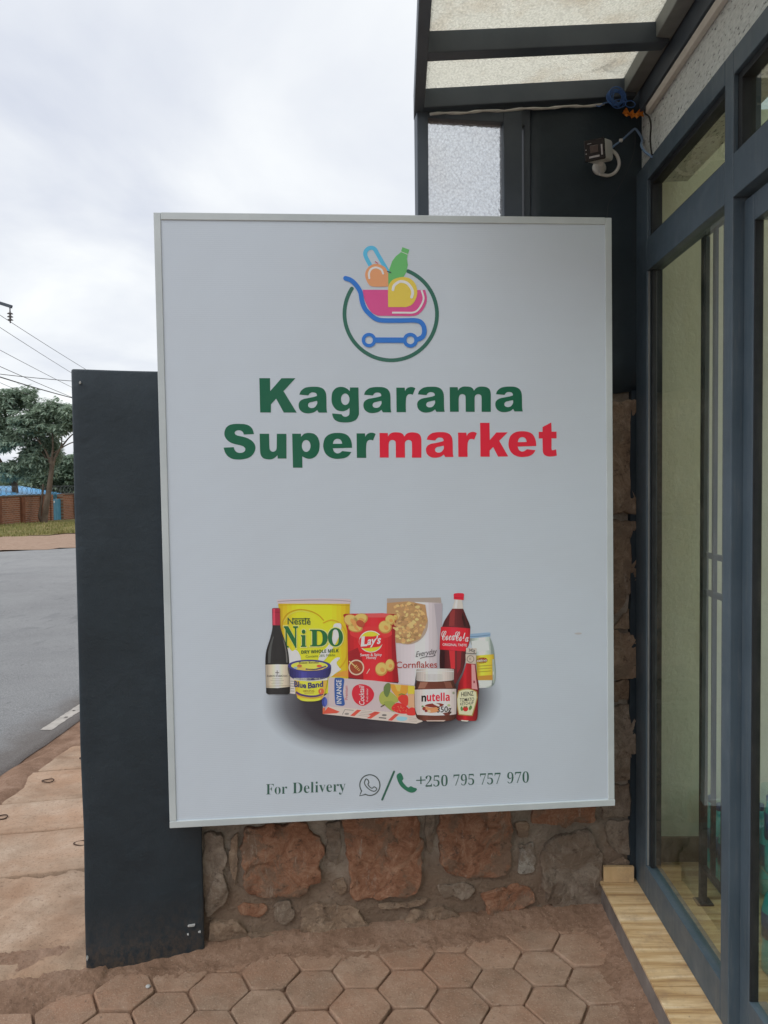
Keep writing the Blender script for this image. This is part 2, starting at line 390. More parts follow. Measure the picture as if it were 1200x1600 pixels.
# road
def road_in(y): return -2.23 + .05 * noise.noise(Vector((y * 1.7, 3.1, 0))) + .02 * noise.noise(Vector((y * 7, 1, 0))) + (max(0, y - 7) ** 1.4) * .05
def build_road():
    bm = bmesh.new(); rows = []
    ys = frange(-6, 2.5, 8)[:-1] + frange(2.5, 8, 44)[:-1] + frange(8, 33, 12)
    for y in ys:
        far = -90 if y < 14 else max(-90., -11.6 + (y - 22.6) * 1.14 - (0 if y > 20 else (20 - y) * 3.))
        near = max(road_in(y), far + .01)
        xs = [far, far * .6 + near * .4, far * .25 + near * .75, max(far, near - .02), near]
        rows.append([bm.verts.new((x, y, tz(y) + (.0 if k < 4 else -.03))) for k, x in enumerate(xs)])
    for a, b in zip(rows, rows[1:]):
        for k in range(4): bm.faces.new((a[k], a[k + 1], b[k + 1], b[k])).smooth = True
    return struct(obj('road', bm, M_ASPH))
build_road()
bm = bmesh.new()
rm = random.Random(6); q = []
for y in frange(4.95, 6.6, 60): q.append([bm.verts.new((x + .004 * rm.uniform(-1, 1), y, tz(y) + .003 - (.018 if x > -2.27 else 0) * 0)) for x in (-2.355, -2.335, -2.315, -2.295, -2.275)])
for a, b in zip(q, q[1:]):
    for k in range(4):
        if rm.random() > .07: bm.faces.new((a[k], a[k + 1], b[k + 1], b[k]))
struct(obj('road_marking', bm, M_PAINT))

# far verge: footpath of packed soil and a strip of grass in front of the brick wall
struct(sheet('footpath', frange(-45, 10, 40), frange(14, 44, 36), lambda x, y: tz(y) + .007 + .004 * nz2(x, y, .3), M_FARSOIL,
      keep=lambda x, y: y > 22.9 + (x + 11.6) * .86 and y < 46))
def m_grassbed():
    t = MT('thin_grass_bed'); v = t.pos()
    c = t.ramp(t.noise(v, .9, 6, .65), [(.3, (.14, .15, .05)), (.5, (.22, .20, .08)), (.68, (.30, .22, .12))])
    return t.fin(c, .95, t.bump(t.noise(v, 9, 5, .7), .8, .1), .05)
M_GRASSBED = m_grassbed()
def grass_near(x): return 33.0 + (x + 15.) * 1.05
def vz(x, y): return tz(y) + .03 + .05 * nz2(x, y, .4) + .16 * sstep(0, 8, y - grass_near(x))
struct(sheet('grass_verge', frange(-46, -6, 50), frange(14, 62, 60), vz, M_GRASSBED, keep=lambda x, y: y > grass_near(x) + .8 * noise.noise(Vector((x * .6, y * .6, 0)))))
def m_blade():
    t = MT('grass_blades'); oi = t.pos()
    c = t.ramp(t.noise(oi, 2.2, 4), [(.3, (.13, .15, .045)), (.5, (.24, .23, .085)), (.7, (.36, .29, .14))])
    return t.fin(c, .9, None, .1)
random.seed(4)
bm = bmesh.new()
for i in range(9000):
    x = random.uniform(-32, -12); y = grass_near(x) + random.random() ** 1.4 * 16
    if y > 60: continue
    z = vz(x, y); h = random.uniform(.06, .2); a = random.uniform(0, math.pi); wd = random.uniform(.015, .035)
    dx, dy = math.cos(a) * wd, math.sin(a) * wd
    l = (random.uniform(-.06, .06), random.uniform(-.06, .06))
    bm.faces.new([bm.verts.new((x - dx, y - dy, z)), bm.verts.new((x + dx, y + dy, z)), bm.verts.new((x + l[0], y + l[1], z + h))])
tag(obj('grass', bm, m_blade()), 'short patchy yellow-green grass in front of the brick wall', 'grass', kind='stuff')

# ------------------------------------------------------------------ walls' common frame: stone wall plane
WA = Vector((-.427, 2.575, 0)); WANG = math.atan2(2.773 - 2.575, .713 + .427)
WU = Vector((math.cos(WANG), math.sin(WANG), 0)); WNRM = Vector((WU.y, -WU.x, 0))
def wp(s, z, off=0.): return WA + WU * s + WNRM * off + Vector((0, 0, z))
def wall_y(x): return 2.575 + (x + .427) * math.tan(WANG)

# forecourt: hexagonal pavers with soil washed over them along the walls
court = struct(bpy.data.objects.new('paved_forecourt', None)); COL.objects.link(court)
def edge_d(x, y):
    d = wall_y(x) - y
    d2 = (.713 - x) * 1.35
    # concrete apron edge on the left
    d3 = (x + 1.0) * .36 * 1.0 + (2.36 - y)
    d3 = (2.375 + .36 * (x + 1.0) - y) if x < -.95 else 9
    dp = (2.388 + .3077 * (x + 1.008) - y + .06) if -1.02 < x < -.64 else 9
    return min(d, d2 + .02, max(d3, 0) * 1.0 + .04, dp + .03)
def soil_z(x, y):
    d = edge_d(x, y)
    z = -.0140 + .0155 * sstep(.22, .08, d) + .030 * sstep(.10, -.01, d) + .0045 * nz2(x, y, 9) + .0052 * nz2(x, y, 55)
    return z
struct(sheet('soil_bed', frange(-1.75, .73, 330), frange(1.6, 2.86, 170), soil_z, M_SOIL, keep=lambda x, y: y < wall_y(x) + .03))
struct(sheet('soil_apron', frange(-6, .73, 40), frange(-6, 1.62, 40), lambda x, y: -.0065 + .006 * nz2(x, y, 6), M_SOIL))
def hex_mesh(s, dy, seed):
    rnd = random.Random(seed); bm = bmesh.new()
    ring = [(s, 0), (s / 2, dy / 2), (-s / 2, dy / 2), (-s, 0), (-s / 2, -dy / 2), (s / 2, -dy / 2)]
    ring = [(x * (1 + rnd.uniform(-.02, .02)), y * (1 + rnd.uniform(-.02, .02))) for x, y in ring]
    # cut corners slightly: worn arrises
    R2 = []
    for i in range(6):
        p, a, b = Vector(ring[i]), Vector(ring[i - 1]), Vector(ring[(i + 1) % 6])
        ch_ = .05 if rnd.random() > .2 else rnd.uniform(.08, .16); R2 += [p + (a - p) * ch_, p + (b - p) * ch_]
    n = len(R2)
    def rg(f, z): return [bm.verts.new((p.x * f, p.y * f, z + rnd.uniform(-.0006, .0006))) for p in R2]
    r0 = rg(1., -.05); r1 = rg(1., -.0045); r2 = rg(.984, -.0009); r3 = rg(.96, 0)
    for a, b in ((r0, r1), (r1, r2), (r2, r3)):
        for k in range(n): bm.faces.new((a[k], a[(k + 1) % n], b[(k + 1) % n], b[k])).smooth = True
    bm.faces.new(r3)
    m = bpy.data.meshes.new('paver'); bm.to_mesh(m); bm.free(); m.materials.append(M_PAVER); return m
hexes = [hex_mesh(.0935, .170, k) for k in range(6)]
random.seed(11)
ang = R(1.6); cx, cy = .015, 2.332
for i in range(-12, 6):
    for j in range(-8, 4):
        px = i * .1455; py = j * .178 + (.089 if i % 2 else 0)
        x = cx + px * math.cos(ang) - py * math.sin(ang); y = cy + px * math.sin(ang) + py * math.cos(ang)
        if x > .68 or x < -1.62 or y > wall_y(x) - .03 or y < .95: continue
        if x < -1.0 and y > 2.37 + .36 * (x + 1.0) - .06: continue
        if -1.06 < x < -.6 and y > 2.388 + .3077 * (x + 1.008) - .05: continue
        o = obj('paver', random.choice(hexes), None, court, (x, y, random.uniform(-.0045, .0025)), (random.uniform(-.02, .02), random.uniform(-.02, .02), ang + random.uniform(-.025, .025)))

# concrete apron (rough) left of the pillar, then the row of concrete drain slabs
ET, EN = Vector((.974, .225)), Vector((-.225, .974))
def on_t(x, t): return (t + .225 * x) / .974
def apron_z(x, y):
    f = y - (2.375 + .36 * (x + 1.0))
    return -.02 + .045 * sstep(-.02, .05, f + .03 * nz2(x, y, 7)) + .012 * nz2(x, y, 8) + .006 * nz2(x, y, 26)
struct(sheet('concrete_apron', frange(-3.2, -.70, 120), frange(1.5, 3.2, 90), apron_z, M_CONC,
      keep=lambda x, y: y > 2.36 + .36 * (x + 1.0) and (-.225 * x + .974 * y) < 3.205))
slabs = struct(bpy.data.objects.new('slab_pavement', None)); COL.objects.link(slabs)
ts = [3.216, 3.638, 4.025, 4.462, 4.89, 5.31, 5.74, 6.16, 6.60, 7.02]
random.seed(5)
slab_objs = []
for k in range(len(ts) - 1):
    t0, t1 = ts[k] + .010, ts[k + 1] - .010
    def xl(t): return -2.22 + .22 * max(0, t - 3.6) if t < 4.6 else -2.0 + .12 * (t - 4.6)
    bm = bmesh.new(); us = [0, .012] + frange(.06, .94, 14) + [.988, 1]; vs__ = [0, .03, .1, .3, .5, .7, .9, .97, 1]; nx, ny = len(us) - 1, len(vs__) - 1; top = {}
    dz = random.uniform(-.007, .007); tl_ = random.uniform(-.01, .01)
    for i in range(nx + 1):
        for j in range(ny + 1):
            t = t0 + (t1 - t0) * vs__[j]; x0_ = xl((t0 + t1) / 2); x = x0_ + (-.72 - x0_) * us[i]
            y = on_t(x, t); z = tz(y) + .028 + dz + tl_ * (vs__[j] - .5) + .0018 * nz2(x, y, 6) + .0012 * nz2(x, y, 22)
            if i in (0, nx) or j in (0, ny):
                z -= .004; t += random.uniform(-.0022, .0022); y = on_t(x, t)
            top[i, j] = bm.verts.new((x, y, z))
    for i in range(nx):
        for j in range(ny): bm.faces.new((top[i, j], top[i + 1, j], top[i + 1, j + 1], top[i, j + 1])).smooth = True
    bd = [e_ for e_ in bm.edges if len(e_.link_faces) == 1]
    r = bmesh.ops.extrude_edge_only(bm, edges=bd)
    for v in r['geom']:
        if isinstance(v, bmesh.types.BMVert): v.co.z -= .07
    bmesh.ops.recalc_face_normals(bm, faces=bm.faces)
    slab_objs.append(obj('slab', bm, M_CONC, slabs))
for k, (x, y) in ((2, (-1.852, 3.968)), (3, (-1.80, 4.32)), (0, (-1.374, 3.234)), (1, (-1.862, 3.507))):
    bm = bmesh.new(); zt = tz(y) + .031
    tube(bm, [(x + .030 * math.cos(a), y + .022 * math.sin(a), zt + .002 * math.sin(a * 2)) for a in frange(0, 6.1, 20)], .0030, 6)
    obj('lifting_hook', bm, M_IRON, slab_objs[k])
# soil between slabs and asphalt
def rs_z(x, y):
    e_ = x - .18 * max(0, min(y, 6) - 4.3) + .07 * nz2(x, y, 2)
    return tz(y) - .040 + .072 * sstep(-2.24, -2.06, e_) - .034 * sstep(-2.02, -1.90, e_) + .007 * nz2(x, y, 7)
struct(sheet('roadside_soil', frange(-2.75, -1.2, 90), frange(2.3, 8, 170), rs_z, M_SOIL,
      keep=lambda x, y: y > 2.36 + .36 * (x + 1.0) + .05 and (x < -1.75 or y > 3.9)))

# ------------------------------------------------------------------ black pillar
def rot_box(name, mat, p0, ang_, wd, dp, z0, z1, bev, parent=None, sub=0):
    bm = bmesh.new(); box(bm, 0, wd, 0, dp, 0, z1 - z0, 0)
    if sub:
        bmesh.ops.subdivide_edges(bm, edges=bm.edges[:], cuts=sub, use_grid_fill=True)
        for v in bm.verts:
            v.co += Vector((noise.noise(v.co * 3 + Vector((1, 2, 3))), noise.noise(v.co * 3 + Vector((7, 2, 3))), noise.noise(v.co * 4 + Vector((1, 9, 3))))) * .004
        for f in bm.faces: f.smooth = True
        sharp = [ed for ed in bm.edges if len(ed.link_faces) == 2 and ed.calc_face_angle(0) > .8]
        bmesh.ops.bevel(bm, geom=sharp, offset=bev, segments=2, affect='EDGES', profile=.5)
    return obj(name, bm, mat, parent, (p0[0], p0[1], z0), (0, 0, ang_))
pl = rot_box('pillar', M_BLACK, (-1.008, 2.388), math.atan(.3077), .367, .24, -.06, 1.915, .006, None, 14)
tag(pl, 'square black painted plaster pillar behind the left edge of the signboard', 'pillar')
random.seed(8)
for (u, z, a, b) in ((.325, .106, .0135, .0026), (.315, .078, .003, .002), (.352, .080, .004, .002), (.026, 1.872, .003, .005), (.004, .055, .003, .006)):
    bm = bmesh.new(); ring = []
    for k in range(9):
        t = 2 * math.pi * k / 9; r = random.uniform(.7, 1.25)
        ring.append(bm.verts.new((u + a * r * math.cos(t), -.0075 + .001 * math.cos(t * 3), z + .06 + b * r * math.sin(t))))
    f = bm.faces.new(ring); ex = bmesh.ops.extrude_face_region(bm, geom=[f])
    for v in ex['geom']:
        if isinstance(v, bmesh.types.BMVert): v.co.y += .012
    bmesh.ops.recalc_face_normals(bm, faces=bm.faces)
    obj('paint_chip', bm, M_CHIP, pl)

# ------------------------------------------------------------------ stone wall with the black painted wall above it
sw = empty('stone_wall', 'rubble stone and mortar wall with black painted upper part behind the signboard', 'wall', WA, (0, 0, WANG))
bm = bmesh.new(); g = {}
ns, nzv = 70, 80
for i in range(ns + 1):
    for j in range(nzv + 1):
        s = -.30 + 1.64 * i / ns; z = -.08 + 1.95 * j / nzv
        g[i, j] = bm.verts.new((s, .006 * nz2(s, z, 5) + .004 * nz2(s, z, 18), z))
for i in range(ns):
    for j in range(nzv): bm.faces.new((g[i, j], g[i + 1, j], g[i + 1, j + 1], g[i, j + 1])).smooth = True
bd = [e_ for e_ in bm.edges if len(e_.link_faces) == 1]
r = bmesh.ops.extrude_edge_only(bm, edges=bd)
for v in r['geom']:
    if isinstance(v, bmesh.types.BMVert): v.co.y = .28
bmesh.ops.recalc_face_normals(bm, faces=bm.faces)
obj('mortar', bm, M_MORTAR, sw)
STONES = [
 ('g', [(-.235,.394),(-.174,.383),(-.166,.306),(-.176,.268),(-.161,.177),(-.184,.135),(-.234,.101),(-.25,.248)]),
 ('r', [(-.113,.352),(-.093,.40),(.095,.41),(.132,.365),(.157,.304),(.149,.214),(.091,.154),(.003,.152),(-.097,.171),(-.118,.25)]),
 ('r', [(.229,.41),(.483,.41),(.5,.322),(.501,.182),(.481,.118),(.428,.112),(.323,.117),(.258,.119),(.236,.271)]),
 ('r', [(.566,.42),(.821,.42),(.831,.248),(.813,.161),(.737,.155),(.628,.164),(.572,.203),(.56,.297)]),
 ('w', [(.852,.266),(.906,.269),(.91,.16),(.847,.158)]),
 ('r', [(.709,.097),(.805,.117),(.895,.113),(.909,.057),(.86,.021),(.75,.012)]),
 ('g', [(.945,.265),(1.001,.288),(1.114,.293),(1.157,.22),(1.164,.006),(1.042,-.003),(.951,.047),(.937,.171)]),
 ('r', [(-.122,.142),(-.042,.134),(-.033,.101),(-.061,.091),(-.123,.103)]),
 ('b', [(-.228,.088),(-.136,.088),(-.099,.043),(-.018,.032),(.013,.006),(-.038,-.03),(-.23,-.03)]),
 ('b', [(.075,.103),(.129,.118),(.219,.113),(.283,.077),(.321,.014),(.256,-.03),(.089,-.02)]),
 ('b', [(.427,.03),(.48,.062),(.587,.068),(.641,.022),(.634,-.034),(.533,-.037),(.426,-.02)]),
 ('r', [(.896,.45),(1.135,.44),(1.135,.325),(1.001,.322),(.903,.343)]),
 ('g', [(1.171,.315),(1.286,.322),(1.301,.194),(1.221,.201),(1.185,.259)]),
 ('b', [(1.10,1.838),(1.30,1.835),(1.305,1.64),(1.30,1.432),(1.10,1.428)]),
 ('b', [(1.12,1.414),(1.298,1.408),(1.305,1.23),(1.24,1.095),(1.20,1.07),(1.12,1.066)]),
 ('b', [(1.26,1.08),(1.305,1.15),(1.31,1.03),(1.20,1.022)]),
 ('b', [(1.10,1.012),(1.30,1.006),(1.30,.846),(1.10,.842)]),
 ('b', [(1.10,.83),(1.30,.834),(1.30,.760),(1.10,.764)]),
 ('g', [(1.12,.748),(1.30,.744),(1.305,.60),(1.298,.466),(1.12,.47)]),
 ('g', [(1.15,.456),(1.30,.452),(1.302,.336),(1.16,.333)]),
 ('b', [(-.15,.37),(-.128,.39),(-.125,.31),(-.14,.20),(-.155,.27)]), ('g', [(.165,.40),(.215,.40),(.222,.30),(.20,.24),(.172,.27)]), ('b', [(.20,.20),(.228,.21),(.238,.15),(.215,.135),(.18,.16)]),
 ('g', [(.515,.40),(.548,.40),(.546,.30),(.528,.26),(.514,.30)]), ('b', [(.34,.098),(.46,.095),(.52,.10),(.50,.078),(.42,.072),(.345,.078)]), ('g', [(.56,.14),(.66,.145),(.69,.115),(.66,.082),(.57,.10)]),
 ('b', [(.84,.34),(.89,.335),(.893,.29),(.85,.287)]), ('b', [(.66,.01),(.72,.0),(.73,-.03),(.65,-.03)]), ('g', [(.92,.03),(.945,.03),(.95,-.02),(.91,-.02)]), ('g', [(-.01,.13),(.05,.135),(.06,.09),(.02,.05),(-.012,.07)]), ('b', [(1.175,.17),(1.26,.175),(1.29,.10),(1.25,.02),(1.18,.03)]),
 ('r', [(-.22,.62),(.05,.66),(.08,.48),(-.2,.45)]), ('b', [(.12,.66),(.42,.70),(.45,.47),(.15,.45)]), ('r', [(.5,.74),(.80,.70),(.82,.48),(.52,.47)]),
]
random.seed(21)
SM = {'r': M_ST_RED, 'b': M_ST_BRN, 'g': M_ST_GRY, 'w': M_ST_WHT}
for idx, (kd, poly) in enumerate(STONES):
    c = sum((Vector(p) for p in poly), Vector((0, 0))) / len(poly)
    dense = []
    for i in range(len(poly)):
        a, b = Vector(poly[i]), Vector(poly[(i + 1) % len(poly)]); n = max(2, int((b - a).length / .010))
        for k in range(n):
            p = a.lerp(b, k / n); d = (p - c)
            p = c + d.normalized() * (d.length + .016 * noise.noise(Vector((p.x * 22, p.y * 22, idx))) + .006 * noise.noise(Vector((p.x * 80, p.y * 80, idx))) - (.005 if k == 0 else 0))
            dense.append(p)
    bm = bmesh.new(); rings = []
    size = sum((p - c).length for p in dense) / len(dense); dep = min(.017, .10 * size + .005)
    for f, h in ((1.0, .012), (1.0, -.70 * dep), (.985, -.95 * dep), (.95, -1.0 * dep), (.86, -1.0 * dep), (.75, -1.0 * dep), (.62, -1.0 * dep), (.48, -1.0 * dep), (.32, -1.0 * dep), (.16, -1.0 * dep)):
        ring = []
        for p in dense:
            q_ = c + (p - c) * f
            hh = h
            if h < 0:
                nv = noise.fractal(Vector((q_.x * 11, q_.y * 11, idx * 3.3)), 1, 2, 3)
                fl = noise.noise(Vector((q_.x * 9, q_.y * 9, idx * 7.1)))
                hh += (-.006 * nv - (.006 if fl > .10 else 0) - .003 * noise.noise(Vector((q_.x * 55, q_.y * 55, idx)))) * min(1, size * 11) * (1 if f < .99 else .4)
            ring.append(bm.verts.new((q_.x, hh, q_.y)))
        rings.append(ring)
    for ri, (a, b) in enumerate(zip(rings, rings[1:])):
        n = len(a)
        for k in range(n): bm.faces.new((a[k], a[(k + 1) % n], b[(k + 1) % n], b[k])).smooth = ri > 2
    cv = bm.verts.new((c.x, -dep * 1.02, c.y)); n = len(rings[-1])
    for k in range(n): bm.faces.new((rings[-1][k], rings[-1][(k + 1) % n], cv)).smooth = True
    bmesh.ops.recalc_face_normals(bm, faces=bm.faces)
    obj('stone', bm, SM[kd], sw)
# upper wall: black painted plaster
bm = bmesh.new(); box(bm, .905, 1.335, -.012, .27, 1.868, 2.94, 0)
bmesh.ops.subdivide_edges(bm, edges=bm.edges[:], cuts=10, use_grid_fill=True)
for v in bm.verts:
    if v.co.y < 0: v.co.y += .006 * nz2(v.co.x, v.co.z, 3)
    if v.co.z < 1.87: v.co.z += .012 * noise.noise(Vector((v.co.x * 30, 0, 0)))
for f in bm.faces: f.smooth = abs(f.normal.y) > .9
obj('painted_wall', bm, M_BLACK, sw)
# black paint lapping down the wall next to the shop window
bm = bmesh.new(); L_ = []
for z in frange(.02, 1.87, 40):
    x0 = 1.268 + .012 * noise.noise(Vector((z * 9, 0, 2))) + .006 * noise.noise(Vector((z * 40, 0, 2)))
    L_.append((bm.verts.new((x0, -.020, z)), bm.verts.new((1.335, -.024, z))))
for a, b in zip(L_, L_[1:]): bm.faces.new((a[0], a[1], b[1], b[0]))
ex = bmesh.ops.extrude_face_region(bm, geom=bm.faces[:])
for v in ex['geom']:
    if isinstance(v, bmesh.types.BMVert): v.co.y += .03
bmesh.ops.recalc_face_normals(bm, faces=bm.faces)
obj('painted_edge', bm, M_BLACK, sw)

# ------------------------------------------------------------------ canopy with obscured glass, and the side light beside the sign
cn = empty('canopy', 'charcoal steel canopy with pebbled glass panels above the shop front', 'canopy', (0, 0, 0))
def cz(x): return 2.79 + .118 * (x - .10)
def cpt(x, t, dz=0.): return Vector((x, wall_y(x) - t, cz(x) + dz))
beams = [.035, .36, .70, 1.06, 1.42, 1.78]
for k, t in enumerate(beams):
    bm = bmesh.new(); bar(bm, cpt(.09, t), cpt(.83, t), .05, .062, .003); obj('beam', bm, M_BEAM, cn)
bm = bmesh.new(); bar(bm, cpt(.081, -.03, .0), cpt(.081, 2.0, .0), .034, .085, .003); obj('edge_beam', bm, M_BEAM, cn)
bm = bmesh.new(); bar(bm, cpt(.815, -.02, .012), cpt(.815, 2.0, .012), .05, .085, .003); obj('ledger', bm, M_LEDGER, cn)
for a, b in zip(beams, beams[1:]):
    bm = bmesh.new()
    c4 = [cpt(.065, a + .004, .066), cpt(.835, a + .004, .066), cpt(.835, b - .004, .066), cpt(.065, b - .004, .066)]
    lo = [bm.verts.new(p) for p in c4]; hi = [bm.verts.new(p + Vector((0, 0, .005))) for p in c4]
    bm.faces.new(lo); bm.faces.new(hi[::-1])
    for k in range(4): bm.faces.new((lo[k], lo[(k + 1) % 4], hi[(k + 1) % 4], hi[k]))
    bmesh.ops.recalc_face_normals(bm, faces=bm.faces)
    obj('glass_panel', bm, M_FROST, cn)
bm = bmesh.new(); pp = [wp(.54 + .61 * k / 24, 2.766 + .069 * k / 24 + .002 * math.sin(k * 1.1), .064) for k in range(25)]
tube(bm, pp, [.0040 + .0012 * math.sin(k * 2.3) for k in range(25)], 6); obj('sealant_bead', bm, M_SEAL, cn)
# side light
def wbox(name, mat, s0, s1, t0, t1, z0, z1, parent, bev=.002):
    bm = bmesh.new(); box(bm, s0, s1, -t1, -t0, z0, z1, bev)
    o = obj(name, bm, mat, parent); o.location = WA; o.rotation_euler = (0, 0, WANG); return o
wbox('post', M_BEAM, .503, .541, -.02, .03, 1.75, 2.86, cn)
wbox('post', M_BEAM, .803, .868, -.02, .03, 1.75, 2.86, cn)
wbox('post', M_BEAM, .881, .903, -.02, .012, 1.75, 2.93, cn)
wbox('rail', M_BEAM, .541, .803, -.02, .028, 2.772, 2.868, cn)
wbox('rail', M_BEAM, .541, .803, -.02, .028, 1.75, 1.80, cn)
wbox('side_glass_panel', M_FROST2, .538, .806, .002, .008, 1.79, 2.775, cn, 0)
wbox('head_plate', M_BEAM, .870, .882, -.02, .02, 2.772, 2.90, cn, 0)

# ------------------------------------------------------------------ shop building: stucco, trunking, shop front, sill
XF = .842
sb = empty('shop_building', 'shop front with blue-grey metal frames, white stucco band and tiled sill', 'building', (XF, 0, 0))
def sbx(name, mat, x0, x1, y0, y1, z0, z1, parent=None, bev=.002):
    bm = bmesh.new(); box(bm, x0 - XF, x1 - XF, y0, y1, z0, z1, bev)
    return obj(name, bm, mat, parent or sb)
sbx('stucco_wall', M_STUCCO, XF + .026, XF + .20, -2.5, 2.83, 2.618, 3.9, bev=0)
sbx('trunking', M_TRIM, XF + .008, XF + .025, -2.5, 2.688, 2.790, 2.818)
sbx('wall_plate', M_BEAM, XF + .002, XF + .0255, -2.5, 2.74, 2.822, 2.93)
sbx('plinth', mat_simple('stained_render', (.13, .11, .10), (.24, .21, .19), 9, .9, .5, 60, .006, .15), .716, XF + .05, -2.5, 2.775, -.06, .0985, bev=.004)
ys_ = [2.772, 2.17, 1.57, .97, .37, -.23, -.83, -1.5, -2.4]
sill = sbx('sill', M_MORTAR, .722, XF + .05, -2.45, 2.76, .0985, .101, bev=0)
for a, b in zip(ys_, ys_[1:]): sbx('tile', M_TILE, .711, XF + .004, b + .0015, a - .0015, .101, .111, sill, .0012)
up = sbx('upstand_tile', M_TILE, .722, XF - .012, 2.742, 2.756, .1115, .168, None, .0012)

def frame_set(name, y0, y1, z0, z1, top, bot, left, right, glass_x=.016, dep=.05):
    """window: stiles and rails round one pane; y0<y1, members given by their widths"""
    wdw = bpy.data.objects.new(name, None); COL.objects.link(wdw); wdw.parent = sb
    return wdw
# left bay
wl = bpy.data.objects.new('window', None); COL.objects.link(wl); wl.parent = sb
sbx('stile', M_FRAME, XF, XF + .05, 2.648, 2.765, .1115, 2.618, wl)
sbx('bead', M_LEDGER, XF + .004, XF + .010, 2.6435, 2.6475, .222, 2.253, wl, .001)
sbx('mullion', M_FRAME, XF, XF + .07, 1.979, 2.029, .1115, 2.618, wl)
sbx('bottom_rail', M_FRAME, XF, XF + .05, 2.0295, 2.6475, .1115, .220, wl)
sbx('transom', M_FRAME, XF, XF + .05, 2.0295, 2.6475, 2.255, 2.362, wl)
sbx('head_rail', M_FRAME, XF, XF + .05, 2.0295, 2.6475, 2.556, 2.618, wl)
sbx('pane', M_GLASS, XF + .018, XF + .024, 2.027, 2.65, .21, 2.26, wl, 0)
wu_ = bpy.data.objects.new('top_light', None); COL.objects.link(wu_); wu_.parent = sb
sbx('pane', M_GLASS, XF + .030, XF + .036, 2.027, 2.65, 2.35, 2.56, wu_, 0)
for (y0, y1, z0, z1) in ((2.6305, 2.6475, 2.3625, 2.5555), (2.0295, 2.0465, 2.3625, 2.5555), (2.047, 2.63, 2.3625, 2.374), (2.047, 2.63, 2.538, 2.5555)):
    sbx('glazing_bead', M_DARKFR, XF + .012, XF + .045, y0, y1, z0, z1, wu_, 0)
for (y0, y1, z0, z1) in ((2.626, 2.640, .222, 2.253), (2.0295, 2.0385, .222, 2.253)):
    sbx('gasket', M_DARKFR, XF + .012, XF + .045, y0, y1, z0, z1, wl, 0)
# door bay
dr = bpy.data.objects.new('door', None); COL.objects.link(dr); dr.parent = sb
XD = XF + .028
sbx('stile', M_FRAME, XD, XD + .024, 1.925, 1.9775, .125, 2.245, dr)
sbx('stile', M_FRAME, XD, XD + .045, 1.07, 1.125, .125, 2.245, dr)
sbx('bottom_rail', M_FRAME, XD, XD + .045, 1.1255, 1.9245, .125, .235, dr)
sbx('top_rail', M_FRAME, XD, XD + .045, 1.1255, 1.9245, 2.18, 2.245, dr)
sbx('gasket', M_DARKFR, XD + .002, XD + .022, 1.9195, 1.9245, .236, 2.179, dr, 0)
sbx('pane', M_GLASS, XD + .012, XD + .018, 1.12, 1.93, .23, 2.185, dr, 0)
sbx('pull_handle', M_WHITEFR, XD - .045, XD - .025, 1.085, 1.105, .85, 1.35, dr, .004)
w3 = bpy.data.objects.new('top_light', None); COL.objects.link(w3); w3.parent = sb
sbx('transom', M_FRAME, XF, XF + .05, 1.05, 1.9785, 2.255, 2.362, w3)
sbx('head_rail', M_FRAME, XF, XF + .05, 1.05, 1.9785, 2.556, 2.618, w3)
sbx('pane', M_GLASS, XF + .030, XF + .036, 1.05, 1.985, 2.35, 2.56, w3, 0)
for (y0, y1, z0, z1) in ((1.955, 1.9785, 2.3625, 2.5555), (1.08, 1.9545, 2.3625, 2.374), (1.08, 1.9545, 2.538, 2.5555)):
    sbx('glazing_bead', M_DARKFR, XF + .012, XF + .045, y0, y1, z0, z1, w3, 0)
# far bay, beside and behind the photographer
w4 = bpy.data.objects.new('window', None); COL.objects.link(w4); w4.parent = sb
sbx('mullion', M_FRAME, XF, XF + .07, .995, 1.0495, .1115, 2.618, w4)
sbx('bottom_rail', M_FRAME, XF, XF + .05, -2.4, .9945, .1115, .220, w4)
sbx('transom', M_FRAME, XF, XF + .05, -2.4, .9945, 2.255, 2.362, w4)
sbx('head_rail', M_FRAME, XF, XF + .05, -2.4, .9945, 2.556, 2.618, w4)
sbx('pane', M_GLASS, XF + .018, XF + .024, -2.4, .998, .21, 2.56, w4, 0)
# interior
struct(bxo('interior_floor', M_TILE, None, .893, 4.5, -2.5, 2.92, .02, .110, 0))
struct(bxo('interior_wall', M_CREAM, None, .893, 4.5, 2.905, 3.10, .111, 2.9, 0))
struct(bxo('interior_skirting', mat_simple('brown_skirting', (.16, .12, .08), (.22, .165, .11), 9, .5, .1), None, .893, 4.5, 2.892, 2.904, .111, .205, .001))
struct(bxo('added_skylight', M_GLASS, None, 1.06, 4.5, -2.5, 2.904, 2.795, 2.803, 0))  # clear roof pane added so that daylight brightens the interior
# folding security grille inside the glass
gr = empty('security_grille', 'dark steel security grille standing just inside the shop window', 'grille', (1.012, 0, .11))
M_GRILLE = mat_simple('dark_grille_steel', (.018, .022, .024), (.032, .036, .038), 12, .5, .1)
def gbar(x0, x1, y0, y1, z0, z1, name): bxo(name, M_GRILLE, gr, x0, x1, y0, y1, z0 - .11, z1 - .11, .0015)
for y in (2.60, 2.52, 2.44, 2.36): gbar(0 if y > 2.55 else .004, .022 if y > 2.55 else .018, y, y + (.022 if y > 2.55 else .014), .1115 if y > 2.55 else .247, 2.352, 'upright')
for z in (.228, 1.168, 1.292, 2.353): gbar(.003, .019, 2.34, 2.6215, z, z + .018, 'rail')
gbar(-.015, .04, 2.585, 2.635, .1112, .1165, 'foot_plate')

